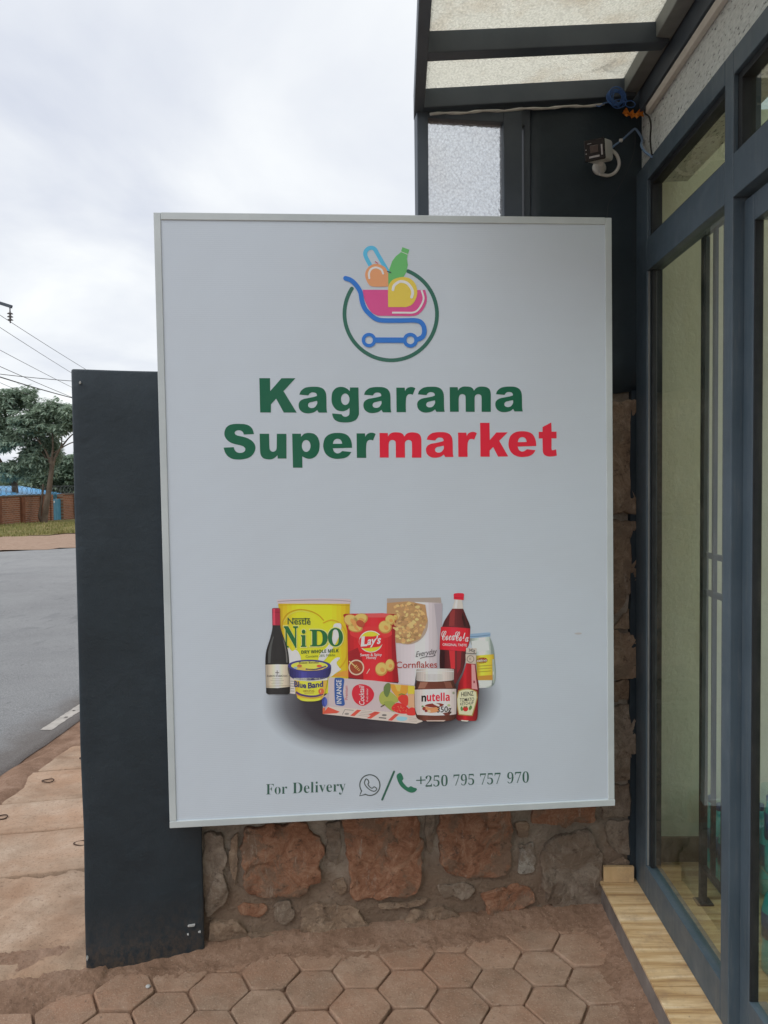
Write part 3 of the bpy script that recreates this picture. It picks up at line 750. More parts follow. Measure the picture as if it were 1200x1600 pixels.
# shrink-wrapped packs of bottled water on the shop floor
M_TEAL = MT('teal_bottle_plastic'); M_TEAL.b.inputs['Transmission Weight'].default_value = 0
M_TEAL = M_TEAL.fin((.03, .42, .44), .22, None, .6)
M_DKBL = mat_simple('blue_bottle_label', (.01, .05, .14), (.02, .09, .22), 30, .3, 0, spec=.5)
M_WRAP = m_glass('shrink_wrap', (.86, .97, .96), .02, .10)
bm = bmesh.new(); lathe(bm, [(.026, 0), (.033, .006), (.033, .07), (.030, .085), (.033, .10), (.033, .185), (.024, .225), (.0125, .250), (.0125, .268)], 14)
bot_me = bpy.data.meshes.new('bottle'); bm.to_mesh(bot_me); bm.free(); bot_me.materials.append(M_TEAL)
bm = bmesh.new(); lathe(bm, [(.0342, .105), (.0342, .180)], 14); lab_me = bpy.data.meshes.new('band'); bm.to_mesh(lab_me); bm.free(); lab_me.materials.append(M_DKBL)
bm = bmesh.new(); lathe(bm, [(.0142, .266), (.0148, .285), (.012, .288)], 12); cap_me = bpy.data.meshes.new('cap'); bm.to_mesh(cap_me); bm.free(); cap_me.materials.append(M_DKBL)
pk = 0
PL = ['on the floor against the cream wall', 'on the floor just behind the door', 'stacked second from the floor behind the door', 'topmost behind the door', 'on the floor deeper inside, beside the stacked packs']
for (x, y, z, nx, ny) in ((1.095, 2.63, .1115, 4, 3), (1.045, 1.985, .1115, 3, 4), (1.05, 1.98, .405, 3, 4), (1.046, 1.99, .698, 2, 3), (1.32, 2.1, .1115, 4, 5)):
    p = empty('water_pack', 'shrink-wrapped pack of teal water bottles ' + PL[pk], 'water pack', (x, y, z), (0, 0, 0), 'packs of bottled water in the shop'); pk += 1
    for i in range(nx):
        for j in range(ny):
            b = obj('bottle', bot_me, None, p, (.036 + i * .0705, .036 + j * .0705, 0))
            obj('band', lab_me, None, b); obj('cap', cap_me, None, b)
    bm = bmesh.new(); box(bm, -.001, .0705 * nx + .003, -.001, .0705 * ny + .003, .002, .262, .012); obj('wrap', bm, M_WRAP, p)

# ------------------------------------------------------------------ signboard
SW, SH = 1.460, 1.940
sg = empty('signboard', 'large white supermarket signboard with green and red lettering and grocery print', 'sign', (-.7415 - .042 * math.sin(R(5.7)), 2.42 + .042 * math.cos(R(5.7)), .458), (0, R(-.3), R(5.7)))
FY = -.042
def sgb(name, mat, x0, x1, y0, y1, z0, z1, bev=.0015):
    bm = bmesh.new(); box(bm, x0, x1, y0, y1, z0, z1, bev); return obj(name, bm, mat, sg)
fw = .0215
sgb('frame_bar', M_WHITEFR, 0, fw, FY, 0, fw + .0004, SH)
sgb('frame_bar', M_WHITEFR, SW - fw, SW, FY, 0, fw + .0004, SH)
sgb('frame_bar', M_WHITEFR, 0, SW + .0015, FY - .0012, 0, 0, fw)
sgb('frame_bar', M_WHITEFR, fw + .0004, SW - fw - .0004, FY, 0, SH - fw, SH + .001)
sgb('back_box', M_BEAM, .004, SW - .004, -.030, -.002, .004, SH - .004, 0)
for u_, z_ in ((.12, .45), (.12, 1.3), (1.2, .5), (1.2, 1.3)): sgb('bracket', M_BEAM, u_, u_ + .04, .001, .20 if u_ > 1 else .03, z_, z_ + .04, 0)

# artwork is traced in sheet units and rectified to metres on the banner
SRC = [(241.5, 335.), (958.8, 341.), (263.5, 1297.), (957.5, 1260.)]
DST = [(0, SH), (SW, SH), (0, 0), (SW, 0)]
import numpy as np
A_, b_ = [], []
for (x, y), (u, v) in zip(SRC, DST):
    A_ += [[x, y, 1, 0, 0, 0, -u * x, -u * y], [0, 0, 0, x, y, 1, -v * x, -v * y]]; b_ += [u, v]
hh = np.linalg.solve(np.array(A_), np.array(b_))
def rect(x, y):
    d = hh[6] * x + hh[7] * y + 1
    return (hh[0] * x + hh[1] * y + hh[2]) / d, (hh[3] * x + hh[4] * y + hh[5]) / d

def m_banner():
    t = MT('white_flex_banner'); tc_ = t.n('ShaderNodeTexCoord').outputs['Object']
    sx = t.n('ShaderNodeSeparateXYZ'); t.l(tc_, sx.inputs[0])
    # printed soft drop shadow under the groceries
    (u0, v0), (ua, _), (_, vb) = rect(598, 1098), rect(784, 1098), rect(598, 1184)
    du = t.math('DIVIDE', t.math('SUBTRACT', sx.outputs['X'], u0), ua - u0); dv = t.math('DIVIDE', t.math('SUBTRACT', sx.outputs['Z'], v0), vb - v0)
    p = t.math('ADD', t.math('POWER', t.math('ABSOLUTE', du), 2.8), t.math('POWER', t.math('ABSOLUTE', dv), 2.0))
    f = t.ramp(p, [(.30, 1.), (.55, .78), (.82, .24), (1.0, .0)])
    c = t.mix(f, (.615, .685, .76), (.055, .048, .060))
    v = t.pos('obj')
    dirt = t.ramp(t.noise(v, 2.2, 6, .6), [(.45, .0), (.85, .16)]); c = t.mix(dirt, c, (.50, .50, .52))
    wv = t.n('ShaderNodeTexWave', wave_type='BANDS', bands_direction='Z'); t.l(tc_, wv.inputs['Vector']); wv.inputs['Scale'].default_value = 52; wv.inputs['Distortion'].default_value = .6; wv.inputs['Detail'].default_value = 2
    n1 = t.bump(wv.outputs['Fac'], .11, .0012); n2 = t.bump(t.noise(t.pos('obj', (1, 1, .6)), 2.2, 3), .22, .03, n1)
    return t.fin(c, .42, n2, .4)
bm = bmesh.new(); q4 = [bm.verts.new(p) for p in ((fw - .002, -.0385, fw - .002), (SW - fw + .002, -.0385, fw - .002), (SW - fw + .002, -.0385, SH - fw + .002), (fw - .002, -.0385, SH - fw + .002))]
bm.faces.new(q4)
q5 = [bm.verts.new(v.co + Vector((0, .002, 0))) for v in q4]; bm.faces.new(q5[::-1])
for k in range(4): bm.faces.new((q4[k], q5[k], q5[(k + 1) % 4], q4[(k + 1) % 4]))
obj('banner', bm, m_banner(), sg)

def m_ink():
    t = MT('printed_ink'); a = t.n('ShaderNodeAttribute', attribute_name='ink')
    v = t.pos(); c = t.mix(t.ramp(t.noise(v, 5, 6, .6), [(.45, .0), (.85, .04)]), a.outputs['Color'], (.5, .5, .5))
    return t.fin(c, .45, None, .4)
M_INK = m_ink()
PANEL = (152, 160, 172)
def lin(c): c /= 255.; return c / 12.92 if c <= .04045 else ((c + .055) / 1.055) ** 2.4
def ink(c):
    g_ = sum(c) / 3.; c = [x * .93 + g_ * .07 for x in c]
    return tuple(min(.84, .745 * lin(a) / lin(p)) for a, p in zip(c, PANEL)) + (1.,)

class Art:
    def __init__(self, name): self.name = name; self.v = []; self.f = []; self.c = []; self.fr = (0, 0, 1)
    def frame(self, ox, oy, sc): self.fr = (ox, oy, sc); return self
    def px(self, p): return (self.fr[0] + p[0] / self.fr[2], self.fr[1] + p[1] / self.fr[2])
    def add(self, pts, faces, col, lay):
        b = len(self.v); cc = ink(col) if len(col) == 3 else col
        for p in pts:
            u, v = rect(*self.px(p)); self.v.append((u, -.0388 - lay * .00022, v))
        for f in faces: self.f.append([b + i for i in f]); self.c.append(cc)
    def poly(self, pts, col, lay, holes=()):
        loops = [[Vector((p[0], p[1], 0)) for p in pts]] + [[Vector((p[0], p[1], 0)) for p in h] for h in holes]
        allp = [p for l in loops for p in l]
        self.add([(p.x, p.y) for p in allp], [list(t) for t in tessellate_polygon(loops)], col, lay)
    def round(self, pts, col, lay, amt=.5, hi=.32, n=16):
        """printed photo of a rounded thing: upright bands, darker to the sides, a light band at hi"""
        xs = [p[0] for p in pts]; x0, x1 = min(xs), max(xs)
        def clip(P, x, keep_right):
            o = []
            for i in range(len(P)):
                a_, b_ = P[i - 1], P[i]; ia = (a_[0] >= x) == keep_right; ib = (b_[0] >= x) == keep_right
                if ia != ib and abs(b_[0] - a_[0]) > 1e-9: t = (x - a_[0]) / (b_[0] - a_[0]); o.append((x, a_[1] + (b_[1] - a_[1]) * t))
                if ib: o.append((b_[0], b_[1]))
            return o
        base = [(p[0], p[1]) for p in pts]
        for k in range(n):
            a_, b_ = x0 + (x1 - x0) * k / n, x0 + (x1 - x0) * (k + 1) / n
            P = clip(clip(base, a_, True), b_, False)
            if len(P) < 3: continue
            u = (k + .5) / n; f = 1.08 - amt * abs(2 * u - 1) ** 2.2 + .22 * math.exp(-((u - hi) / .09) ** 2)
            self.poly(P, tuple(max(6, min(214, c * f)) for c in col), lay)
    def blob(self, pts, col, lay, n=4): self.poly([(p.x, p.y) for p in smooth_pts([(a, b, 0) for a, b in pts], n, True)], col, lay)
    def ell(self, cx, cy, rx, ry, col, lay, n=32, rot=0., a0=0, a1=360):
        P = []
        for k in range(n):
            t = R(a0 + (a1 - a0) * k / n); x, y = rx * math.cos(t), ry * math.sin(t)
            P.append((cx + x * math.cos(rot) - y * math.sin(rot), cy + x * math.sin(rot) + y * math.cos(rot)))
        self.poly(P, col, lay)
    def ring(self, cx, cy, r0, r1, col, lay, n=36):
        o_ = [(cx + r1 * math.cos(2 * math.pi * k / n), cy + r1 * math.sin(2 * math.pi * k / n)) for k in range(n)]
        i_ = [(cx + r0 * math.cos(2 * math.pi * k / n), cy + r0 * math.sin(2 * math.pi * k / n)) for k in range(n)]
        self.add(o_ + i_, [(k, (k + 1) % n, n + (k + 1) % n, n + k) for k in range(n)], col, lay)
    def stroke(self, pts, wd, col, lay, sm=6, caps=True):
        P = smooth_pts([(a, b, 0) for a, b in pts], sm) if sm > 1 and len(pts) > 2 else [Vector((a, b, 0)) for a, b in pts]
        L, Rr = [], []
        for i, p in enumerate(P):
            d = (P[min(i + 1, len(P) - 1)] - P[max(i - 1, 0)]).normalized(); nn = Vector((-d.y, d.x, 0)) * wd / 2
            L.append(p + nn); Rr.append(p - nn)
        n = len(P)
        self.add([(p.x, p.y) for p in L + Rr], [(i, i + 1, n + i + 1, n + i) for i in range(n - 1)], col, lay)
        if caps:
            self.ell(P[0].x, P[0].y, wd / 2, wd / 2, col, lay + .5, 16); self.ell(P[-1].x, P[-1].y, wd / 2, wd / 2, col, lay + .5, 16)
    def text(self, s, p0, p1, h, col, lay, off=0., shear=0., up=(0, -1), style=None):
        if style:
            U, Lw, D = {'serif': (0x1D400, 0x1D41A, 0x1D7CE), 'script': (0x1D4D0, 0x1D4EA, 0), 'sans': (0x1D5D4, 0x1D5EE, 0x1D7EC)}[style]
            s = ''.join(chr(U + ord(c) - 65) if 'A' <= c <= 'Z' else chr(Lw + ord(c) - 97) if 'a' <= c <= 'z' else chr(D + ord(c) - 48) if D and '0' <= c <= '9' else c for c in s)
        cu = bpy.data.curves.new('t', 'FONT'); cu.body = s; cu.size = 1; cu.offset = off; cu.shear = shear; cu.resolution_u = 5
        o = bpy.data.objects.new('t', cu); me = bpy.data.meshes.new_from_object(o)
        X = [v.co.x for v in me.vertices]; x0, x1 = min(X), max(X); yt = max(v.co.y for v in me.vertices)
        ax = ((p1[0] - p0[0]) / (x1 - x0), (p1[1] - p0[1]) / (x1 - x0)); uy = h / yt
        pts = [(p0[0] + (v.co.x - x0) * ax[0] + v.co.y * uy * up[0], p0[1] + (v.co.x - x0) * ax[1] + v.co.y * uy * up[1]) for v in me.vertices]
        self.add(pts, [list(p.vertices) for p in me.polygons], col, lay)
        bpy.data.objects.remove(o); bpy.data.curves.remove(cu); bpy.data.meshes.remove(me)
    def glyph(self, g, x0, x1, base, ys, col, lay):
        """traced letter placed so that its outline spans x0..x1 on the given baseline"""
        outer, holes, gb = GLYPH[g]; xs = [p[0] for p in outer]; a, b = min(xs), max(xs)
        m = lambda p: (x0 + (p[0] - a) * (x1 - x0) / (b - a), base + (p[1] - gb) * ys / 12.)
        self.poly([m(p) for p in flat(outer)], col, lay, [[m(p) for p in flat(h)] for h in holes])
    def done(self):
        me = bpy.data.meshes.new(self.name); me.from_pydata(self.v, [], self.f)
        at = me.color_attributes.new('ink', 'FLOAT_COLOR', 'CORNER')
        for p, c in zip(me.polygons, self.c):
            for li in p.loop_indices: at.data[li].color = c
        # all print faces the street
        bm = bmesh.new(); bm.from_mesh(me)
        bm.normal_update()
        for f in bm.faces:
            if f.normal.y > 0: f.normal_flip()
        bm.to_mesh(me); bm.free()
        return obj(self.name, me, M_INK, sg)

def flat(pts, n=4):
    """outline with corner points (x,y,1) and smooth points (x,y) -> polygon"""
    N = len(pts); r = []
    for i in range(N):
        b, c = pts[i], pts[(i + 1) % N]; a, d = pts[i - 1], pts[(i + 2) % N]
        B, C = Vector(b[:2]), Vector(c[:2])
        if len(b) > 2 and len(c) > 2: r.append(tuple(B)); continue
        A0 = B if len(b) > 2 else Vector(a[:2]); D0 = C if len(c) > 2 else Vector(d[:2])
        for k in range(n):
            t = k / n
            r.append(tuple(.5 * ((2 * B) + (C - A0) * t + (2 * A0 - 5 * B + 4 * C - D0) * t * t + (3 * B - A0 - 3 * C + D0) * t ** 3)))
    return r
def K(*p): return [(a, b, 1) for a, b in p]
def E_(cx, cy, rx, ry): return [(cx + rx * math.cos(2 * math.pi * k / 14), cy + ry * math.sin(2 * math.pi * k / 14)) for k in range(14)]
GLYPH = {
 'K': (K((73,107),(275,107),(277,350),(490,107),(752,107),(527,350),(772,752),(530,752),(388,492),(290,598),(288,752),(86,752)), [], 752),
 'a': ([(170,523,1),(195,460),(260,405),(330,385),(420,378),(520,383),(600,415),(645,480),(658,560),(660,700),(662,790),(672,850,1),(518,850,1),(503,828),(492,803,1),(430,845),(330,865),(240,850),(175,795),(155,715),(175,650),(240,605),(330,585),(430,565),(487,545,1),(484,515),(465,492),(430,482),(390,483),(355,503),(332,537,1)],
       [[(490,635,1),(490,690),(450,750),(390,768),(340,750),(325,710),(350,670),(420,650)]], 850),
 'g': ([(575,278,1),(735,278,1),(738,500),(742,740),(735,800),(690,880),(600,925),(480,937),(360,925),(280,880),(245,810),(240,767,1),(415,783,1),(440,815),(485,830),(540,810),(562,770),(565,662,1),(510,705),(430,725),(330,705),(265,640),(232,560),(228,470),(245,370),(300,300),(370,270),(440,270),(510,295),(572,345,1)], [E_(485,500,80,108)], 750),
 'r': ([(575,420,1),(733,420,1),(738,485,1),(770,435),(830,408),(890,410),(932,430,1),(882,552,1),(840,540),(795,550),(765,590),(755,660),(752,760),(755,880,1),(578,880,1)], [], 880),
 'm': ([(768,388,1),(920,388,1),(925,452,1),(960,405),(1020,378),(1090,375),(1160,385),(1205,415),(1225,455,1),(1265,405),(1320,380),(1390,375),(1470,390),(1520,430),(1540,500),(1541,600),(1540,850,1),(1366,850,1),(1367,700),(1366,590),(1355,540),(1310,518),(1265,530),(1238,570),(1236,640),(1236,850,1),(1067,850,1),(1067,700),(1066,590),(1055,540),(1010,518),(960,535),(938,590),(936,700),(936,850,1),(770,850,1)], [], 850),
 'S': ([(118,635,1),(305,625,1),(325,680),(365,720),(420,733),(480,722),(515,690),(518,650),(490,615),(430,590),(330,568),(240,535),(175,480),(140,420),(133,350),(160,270),(220,215),(310,190),(420,187),(520,195),(600,225),(655,285),(684,378,1),(495,388,1),(475,340),(435,312),(390,308),(345,322),(325,355),(340,388),(390,410),(500,435),(600,475),(670,530),(705,600),(705,670),(670,750),(600,815),(500,848),(400,858),(290,848),(200,800),(145,725)], [], 842),
 'u': ([(795,372,1),(972,372,1),(975,500),(980,640),(1000,690),(1045,710),(1090,690),(1112,640),(1116,500),(1117,372,1),(1297,372,1),(1297,836,1),(1132,836,1),(1128,775,1),(1080,820),(1020,850),(940,852),(860,830),(815,770),(802,690),(798,520)], [], 836),
 'p': ([(325,372,1),(490,372,1),(492,432,1),(540,380),(600,358),(660,356),(740,375),(800,430),(835,520),(840,600),(825,700),(780,780),(720,825),(650,842),(580,830),(513,795,1),(515,1010,1),(337,1010,1)], [E_(587,600,82,112)], 836),
 'e': ([(648,706,1),(300,718,1),(320,775),(355,805),(390,812),(430,800),(470,768,1),(635,785,1),(590,850),(520,895),(440,910),(340,912),(240,880),(165,810),(130,710),(132,620),(160,530),(220,470),(300,438),(390,430),(480,438),(560,470),(610,530),(640,610)], [[(302,635,1),(315,585),(345,552),(385,540),(430,552),(458,585),(470,632,1)]], 905),
 'k': (K((615,275),(792,275),(795,600),(920,455),(1135,452),(973,612),(1140,905),(950,910),(858,730),(792,795),(792,912),(618,912)), [], 911),
 't': ([(695,440,1),(768,440,1),(768,350,1),(933,263,1),(938,436,1),(1030,436,1),(1030,562,1),(936,562,1),(935,680),(935,760),(955,785),(1020,768,1),(1033,885,1),(960,900),(880,903),(810,880),(775,830),(768,740),(766,565,1),(695,565,1)], [], 903),
}
GREEN, RED = (4, 72, 54), (176, 14, 42)
for ch, x0, x1, by, ys in (('K',406.1,464.3,647.7,1.),('a',467.4,512.1,647.6,1.03),('g',519,561.8,647.4,1.),('a',568.7,612.4,646.9,1.01),('r',620.4,650.2,646.5,1.),('a',652.9,696.,645.8,1.),('m',704,768.3,645.6,1.),('a',775.2,818.2,644.8,.99)):
    ar = Art('printed_letter'); ar.glyph(ch, x0, x1, by, ys, GREEN, 1); ar.done()
for ch, x0, x1, by, ys, c in (('S',349.8,399.2,720.2,1.,0),('u',406.2,448.1,719.7,1.,0),('p',457.1,500,719.5,1.,0),('e',505.8,550.8,719.2,1.01,0),('r',557.9,587.7,718.3,1.,0),('m',593.8,659.2,717.7,1.,1),('a',666.3,709.3,716.5,.99,1),('r',716.7,746.1,716.2,.99,1),('k',751.3,795.,715.8,1.,1),('e',795.7,839,715.4,1.,1),('t',842.9,871.1,715.2,1.,1)):
    ar = Art('printed_letter'); ar.glyph(ch, x0, x1, by, ys, RED if c else GREEN, 1); ar.done()

# trolley emblem
WHT = (168, 174, 184)
lg = Art('printed_emblem').frame(500, 360, 5.217)
lg.stroke([(586 + 378 * math.cos(R(a)), 692 + 379 * math.sin(R(a))) for a in frange(-67.6, 213, 60)], 31, (33, 80, 74), 1, 1)
lg.stroke([(420,292),(385,225),(381,188),(402,160),(435,151),(460,165),(480,200),(520,270),(562,342)], 33, (58, 140, 208), 2)
lg.stroke([(462,265),(482,278)], 7, (150, 50, 70), 3, 1)
lg.poly([(565,466),(565,360),(600,260),(630,220),(665,192),(672,184),(684,145),(741,166),(727,207),(721,240),(728,290),(715,350),(690,392),(630,410),(590,440)], (72, 142, 88), 2)
lg.stroke([(671,182),(726,204)], 4, WHT, 3, 1)
lg.stroke([(562,345),(588,354)], 9, (45, 60, 60), 5, 1)
lg.poly(flat([(567,468,1),(440,468),(400,440),(378,380),(390,330),(430,292),(480,283),(540,310),(567,360,1)]), (182, 118, 88), 3)
lg.stroke([(412,400),(410,360),(430,325),(470,313),(510,330),(525,362)], 16, WHT, 4)
lg.poly(flat([(358,495,1),(868,495,1),(882,560),(870,620),(830,680),(770,707),(620,708),(480,707,1),(430,680),(390,620),(365,550)]), (158, 58, 118), 2)
lg.stroke([(838,497),(855,560),(840,612),(805,662),(765,681),(700,682),(597,682)], 15, WHT, 5, 6, False)
lg.poly(flat([(565,636,1),(565,500),(575,450),(610,410),(680,390),(740,400),(785,440),(803,500),(795,560),(760,615),(710,636,1)]), (182, 152, 62), 4)
lg.stroke([(605,495),(615,460),(650,432),(680,427),(720,440),(755,480),(766,520),(757,555)], 22, WHT, 5)
lg.stroke([(218,402),(265,420),(310,465),(340,520),(352,590),(375,650),(420,700),(470,735),(530,746),(660,746),(795,746),(845,775),(860,830),(845,878),(800,902)], 38, (27, 88, 172), 6)
lg.stroke([(450,907),(700,907)], 44, (27, 88, 172), 6, 1, False)
lg.ring(407, 907, 32, 59, (27, 88, 172), 7); lg.ring(745, 907, 32, 61, (27, 88, 172), 7)
lg.done()

# delivery line
DG = (38, 72, 68)
DF = (390, 1190, 2.609)
dl = Art('printed_word').frame(*DF); dl.text('For', (62, 143), (148, 139), 42, DG, 1, -.009, style='serif'); dl.done()
dl = Art('printed_word').frame(*DF); dl.text('Delivery', (170, 138), (386, 128), 44, DG, 1, -.009, style='serif'); dl.done()
for tx, a, b in (('+', (674, 108), (712, 106)), ('250', (712, 110), (802, 106)), ('795', (826, 105), (910, 101)), ('757', (934, 101), (1018, 97)), ('970', (1045, 95), (1133, 91))):
    dl = Art('printed_plus' if tx == '+' else 'printed_number').frame(*DF)
    dl.text(tx, a, b, 46 if tx != '+' else 40, DG, 1, -.013, style='serif'); dl.done()
dl = Art('printed_chat_icon').frame(*DF)
dl.stroke([(485 + 41 * math.cos(R(a)), 103 + 42 * math.sin(R(a))) for a in frange(-215, 118, 40)], 4.5, (52, 64, 68), 1, 1)
dl.stroke([(451,127),(443,147),(467,141)], 4.5, (52, 64, 68), 1, 1)
dl.stroke([(466,83),(470,78),(477,82),(481,93),(477,99),(484,110),(494,116),(502,110),(512,116),(512,122),(503,128),(488,124),(472,111),(463,95),(466,83)], 4, (52, 64, 68), 1, 3); dl.done()
dl = Art('printed_slash').frame(*DF); dl.stroke([(535,162),(584,48)], 8, (35, 75, 68), 1, 1); dl.done()
dl = Art('printed_handset').frame(*DF)
dl.blob([(594,66),(607,53),(615,58),(622,76),(617,86),(628,101),(641,112),(652,107),(662,112),(677,118),(668,130),(650,133),(625,120),(605,99)], (30, 88, 72), 1); dl.done()

# ---- printed groceries
P1 = (390, 910, 5.714); P2 = (580, 910, 5.714)
rg = random.Random(3)
a = Art('printed_milk_tin').frame(*P1)
a.round([(252,205),(893,205),(890,330),(875,858),(860,1010),(352,1010),(300,800),(262,400)], (192, 168, 28), 1, .30, .42)
a.poly([(352,860),(400,860),(400,1016),(352,1010)], (160, 160, 168), 2)
for k in range(5): a.stroke([(358, 900 + k * 22), (392, 902 + k * 22)], 5, (95, 115, 110), 3, 1, False)
a.poly(flat([(242,187,1),(252,174),(420,166),(600,162),(800,163),(893,167),(903,185,1),(901,209,1),(245,209,1)]), (152, 148, 162), 2)
a.stroke([(247,190),(420,180),(600,176),(780,178),(899,188)], 5, (110, 105, 122), 3, 4, False)
a.stroke([(250,222),(570,214),(892,222)], 6, (150, 128, 20), 3, 6, False)
a.stroke([(283,440),(292,370),(330,305),(390,272),(460,262),(540,276),(610,310),(655,356)], 10, (150, 122, 18), 3)
a.stroke([(655,380),(720,356),(790,374),(840,430),(865,520),(866,640),(840,730),(780,800)], 10, (158, 128, 18), 3)
a.stroke([(300,372),(345,315),(400,285),(460,275),(530,288)], 4, (215, 195, 90), 4)
a.blob([(745,400),(790,382),(815,400),(805,470),(770,550),(715,640),(660,715),(610,722),(628,650),(690,590),(735,500)], (186, 184, 186), 4)
a.blob([(335,590),(372,632),(408,620),(440,660),(452,705),(440,760),(352,850),(345,700)], (184, 184, 188), 4)
a.blob([(690,790),(720,730),(770,690),(802,694),(770,735),(795,780),(810,795),(760,830),(720,860),(695,850)], (186, 185, 188), 4)
a.poly([(785,820),(875,800),(874,860),(730,860)], (190, 118, 45), 3)
a.text('Nestlé', (335, 393), (540, 395), 58, (42, 66, 48), 5, .012, style=None); a.stroke([(375,345),(535,343)], 9, (42, 66, 48), 5, 1, False)
for ch, x0, x1, by, h in (('N',300,428,598,188),('i',452,502,592,152),('D',534,692,588,148),('O',694,829,584,160)):
    a.text(ch, (x0 - 8, by + 6), (x1 + 8, by + 6), h + 14, (205, 192, 110), 5, .022, style='serif')
    a.text(ch, (x0, by), (x1, by), h, (24, 84, 48), 6, .012, style='serif')
a.text('DRY WHOLE MILK', (456, 656), (790, 640), 30, (38, 70, 42), 6, .008, style='sans')
a.text('Contains 28% Milkfat', (495, 690), (760, 676), 21, (70, 90, 40), 6)
a.done()
a = Art('printed_wine_bottle').frame(*P1)
a.round(flat([(197,258,1),(203,250),(232,248),(262,250),(268,258,1),(270,400),(285,470),(310,540),(335,620),(346,700),(350,800),(354,960),(350,1005),(330,1018,1),(160,1018,1),(142,1005),(140,960),(135,760),(136,690),(146,620),(175,530),(195,450),(200,400)]), (32, 34, 38), 7, .6, .22)
a.poly([(197,260),(204,251),(262,251),(268,260),(270,402),(199,402)], (128, 28, 52), 8); a.poly([(206,254),(224,254),(226,400),(206,400)], (172, 52, 78), 9); a.stroke([(198,285),(268,285)], 4, (90, 16, 34), 9, 1, False)
a.poly(flat([(160,640,1),(182,560),(205,500,1),(212,505,1),(192,600),(180,740,1),(160,740,1)]), (62, 68, 74), 9)
a.poly(flat([(290,500,1),(315,580),(330,660),(334,735,1),(322,735,1),(316,640),(300,560,1)]), (78, 82, 86), 9)
a.round([(136,754),(240,750),(347,752),(352,950),(245,962),(142,960)], (162, 160, 152), 9, .35, .5); a.poly([(138,758),(160,756),(164,960),(143,958)], (128, 126, 122), 10)
a.stroke([(240,806),(240,842)], 5, (70, 70, 72), 11, 1); a.stroke([(226,824),(256,824)], 5, (70, 70, 72), 11, 1)
a.text("BARON D'ARIGNAC", (150, 862), (336, 860), 17, (62, 62, 66), 11, style='serif')
for k, wv_ in enumerate((46, 60, 40, 52)): a.stroke([(240 - wv_, 878 + k * 15), (240 + wv_, 878 + k * 15)], 3, (120, 118, 115), 11, 1, False)
a.stroke([(140,945),(350,940)], 4, (120, 112, 95), 11, 1, False)
a.done()
a = Art('printed_snack_bag').frame(*P1)
a.round([(832,306),(852,298),(1000,296),(1180,292),(1240,296),(1320,300),(1308,330),(1300,420),(1294,500),(1300,600),(1306,700),(1316,800),(1325,908),(1100,900),(875,866),(872,700),(868,450)], (160, 26, 36), 4, .35, .55)
a.poly([(872,640),(960,600),(1000,700),(1010,890),(878,866)], (122, 20, 30), 5); a.poly([(1270,330),(1300,330),(1292,500),(1318,905),(1280,905),(1262,600)], (120, 20, 30), 5)
a.poly([(1040,298),(1250,296),(1235,330),(1060,330)], (196, 66, 72), 5)
a.ell(1080, 470, 190, 60, (176, 40, 46), 5, 28)
for cx_, cy_, rx, ry, rt in ((905,360,72,55,.4),(985,345,70,50,-.3),(940,425,66,38,.1),(1206,415,60,58,.2),(1252,352,46,48,0),(1171,790,56,62,.3),(1246,756,42,56,0),(1300,330,20,26,0)):
    a.ell(cx_, cy_, rx, ry, (150, 112, 62), 6, 20, rt); a.ell(cx_ - 3, cy_ - 4, rx * .86, ry * .84, (186, 148, 86), 7, 20, rt); a.ell(cx_ + rx * .15, cy_ + ry * .1, rx * .4, ry * .3, (165, 122, 68), 8, 14, rt + .6)
a.ell(985, 385, 40, 30, (138, 62, 45), 9, 14, .5); a.ell(930, 380, 20, 36, (170, 120, 70), 9, 14, -.4)
a.ring(947, 776, 58, 70, (190, 150, 140), 6); a.ell(947, 776, 58, 58, (120, 52, 34), 6); a.stroke([(885,722),(940,770)], 10, (190, 150, 100), 7, 1)
for k in range(4): a.stroke([(930 + k * 12, 775 + k * 10), (950 + k * 9, 755 + k * 14)], 7, (185, 140, 85), 7, 1)
a.stroke([(1040,830),(1065,790)], 6, (190, 150, 150), 6, 1)
a.ell(1077, 545, 106, 98, (198, 178, 172), 6); a.ell(1077, 545, 98, 90, (200, 166, 40), 7)
a.blob([(978,520),(1020,500),(1100,498),(1172,486),(1190,540),(1160,585),(1090,598),(1000,604),(976,570)], (170, 28, 38), 8)
a.poly([(995,500),(1024,496),(1018,570),(1048,566),(1044,586),(986,590)], (205, 203, 205), 9)
a.text("ay's", (1044, 575), (1168, 560), 74, (205, 203, 205), 9, .03, .25)
a.text('Sweet & Spicy', (982, 676), (1175, 672), 24, (208, 200, 200), 8, .012); a.text('Honey', (1038, 700), (1126, 698), 23, (208, 200, 200), 8, .012)
a.done()
a = Art('printed_cereal_bag').frame(*P2)
a.round([(137,160),(380,154),(618,150),(624,196),(634,206),(624,500),(606,700),(606,785),(400,792),(380,936),(235,918),(218,800),(205,700),(206,450),(134,300)], (148, 148, 164), 1, .20, .62)
a.poly([(137,160),(618,150),(623,198),(400,190),(140,200)], (126, 122, 124), 2); a.poly([(560,205),(634,206),(624,500),(606,700),(606,785),(580,786),(590,500)], (128, 128, 146), 2)
a.ell(318, 375, 186, 196, (134, 124, 120), 3, 36); a.poly([(137,200),(330,186),(480,215),(500,360),(430,520),(330,565),(215,555),(206,450),(136,300)], (140, 112, 82), 4)
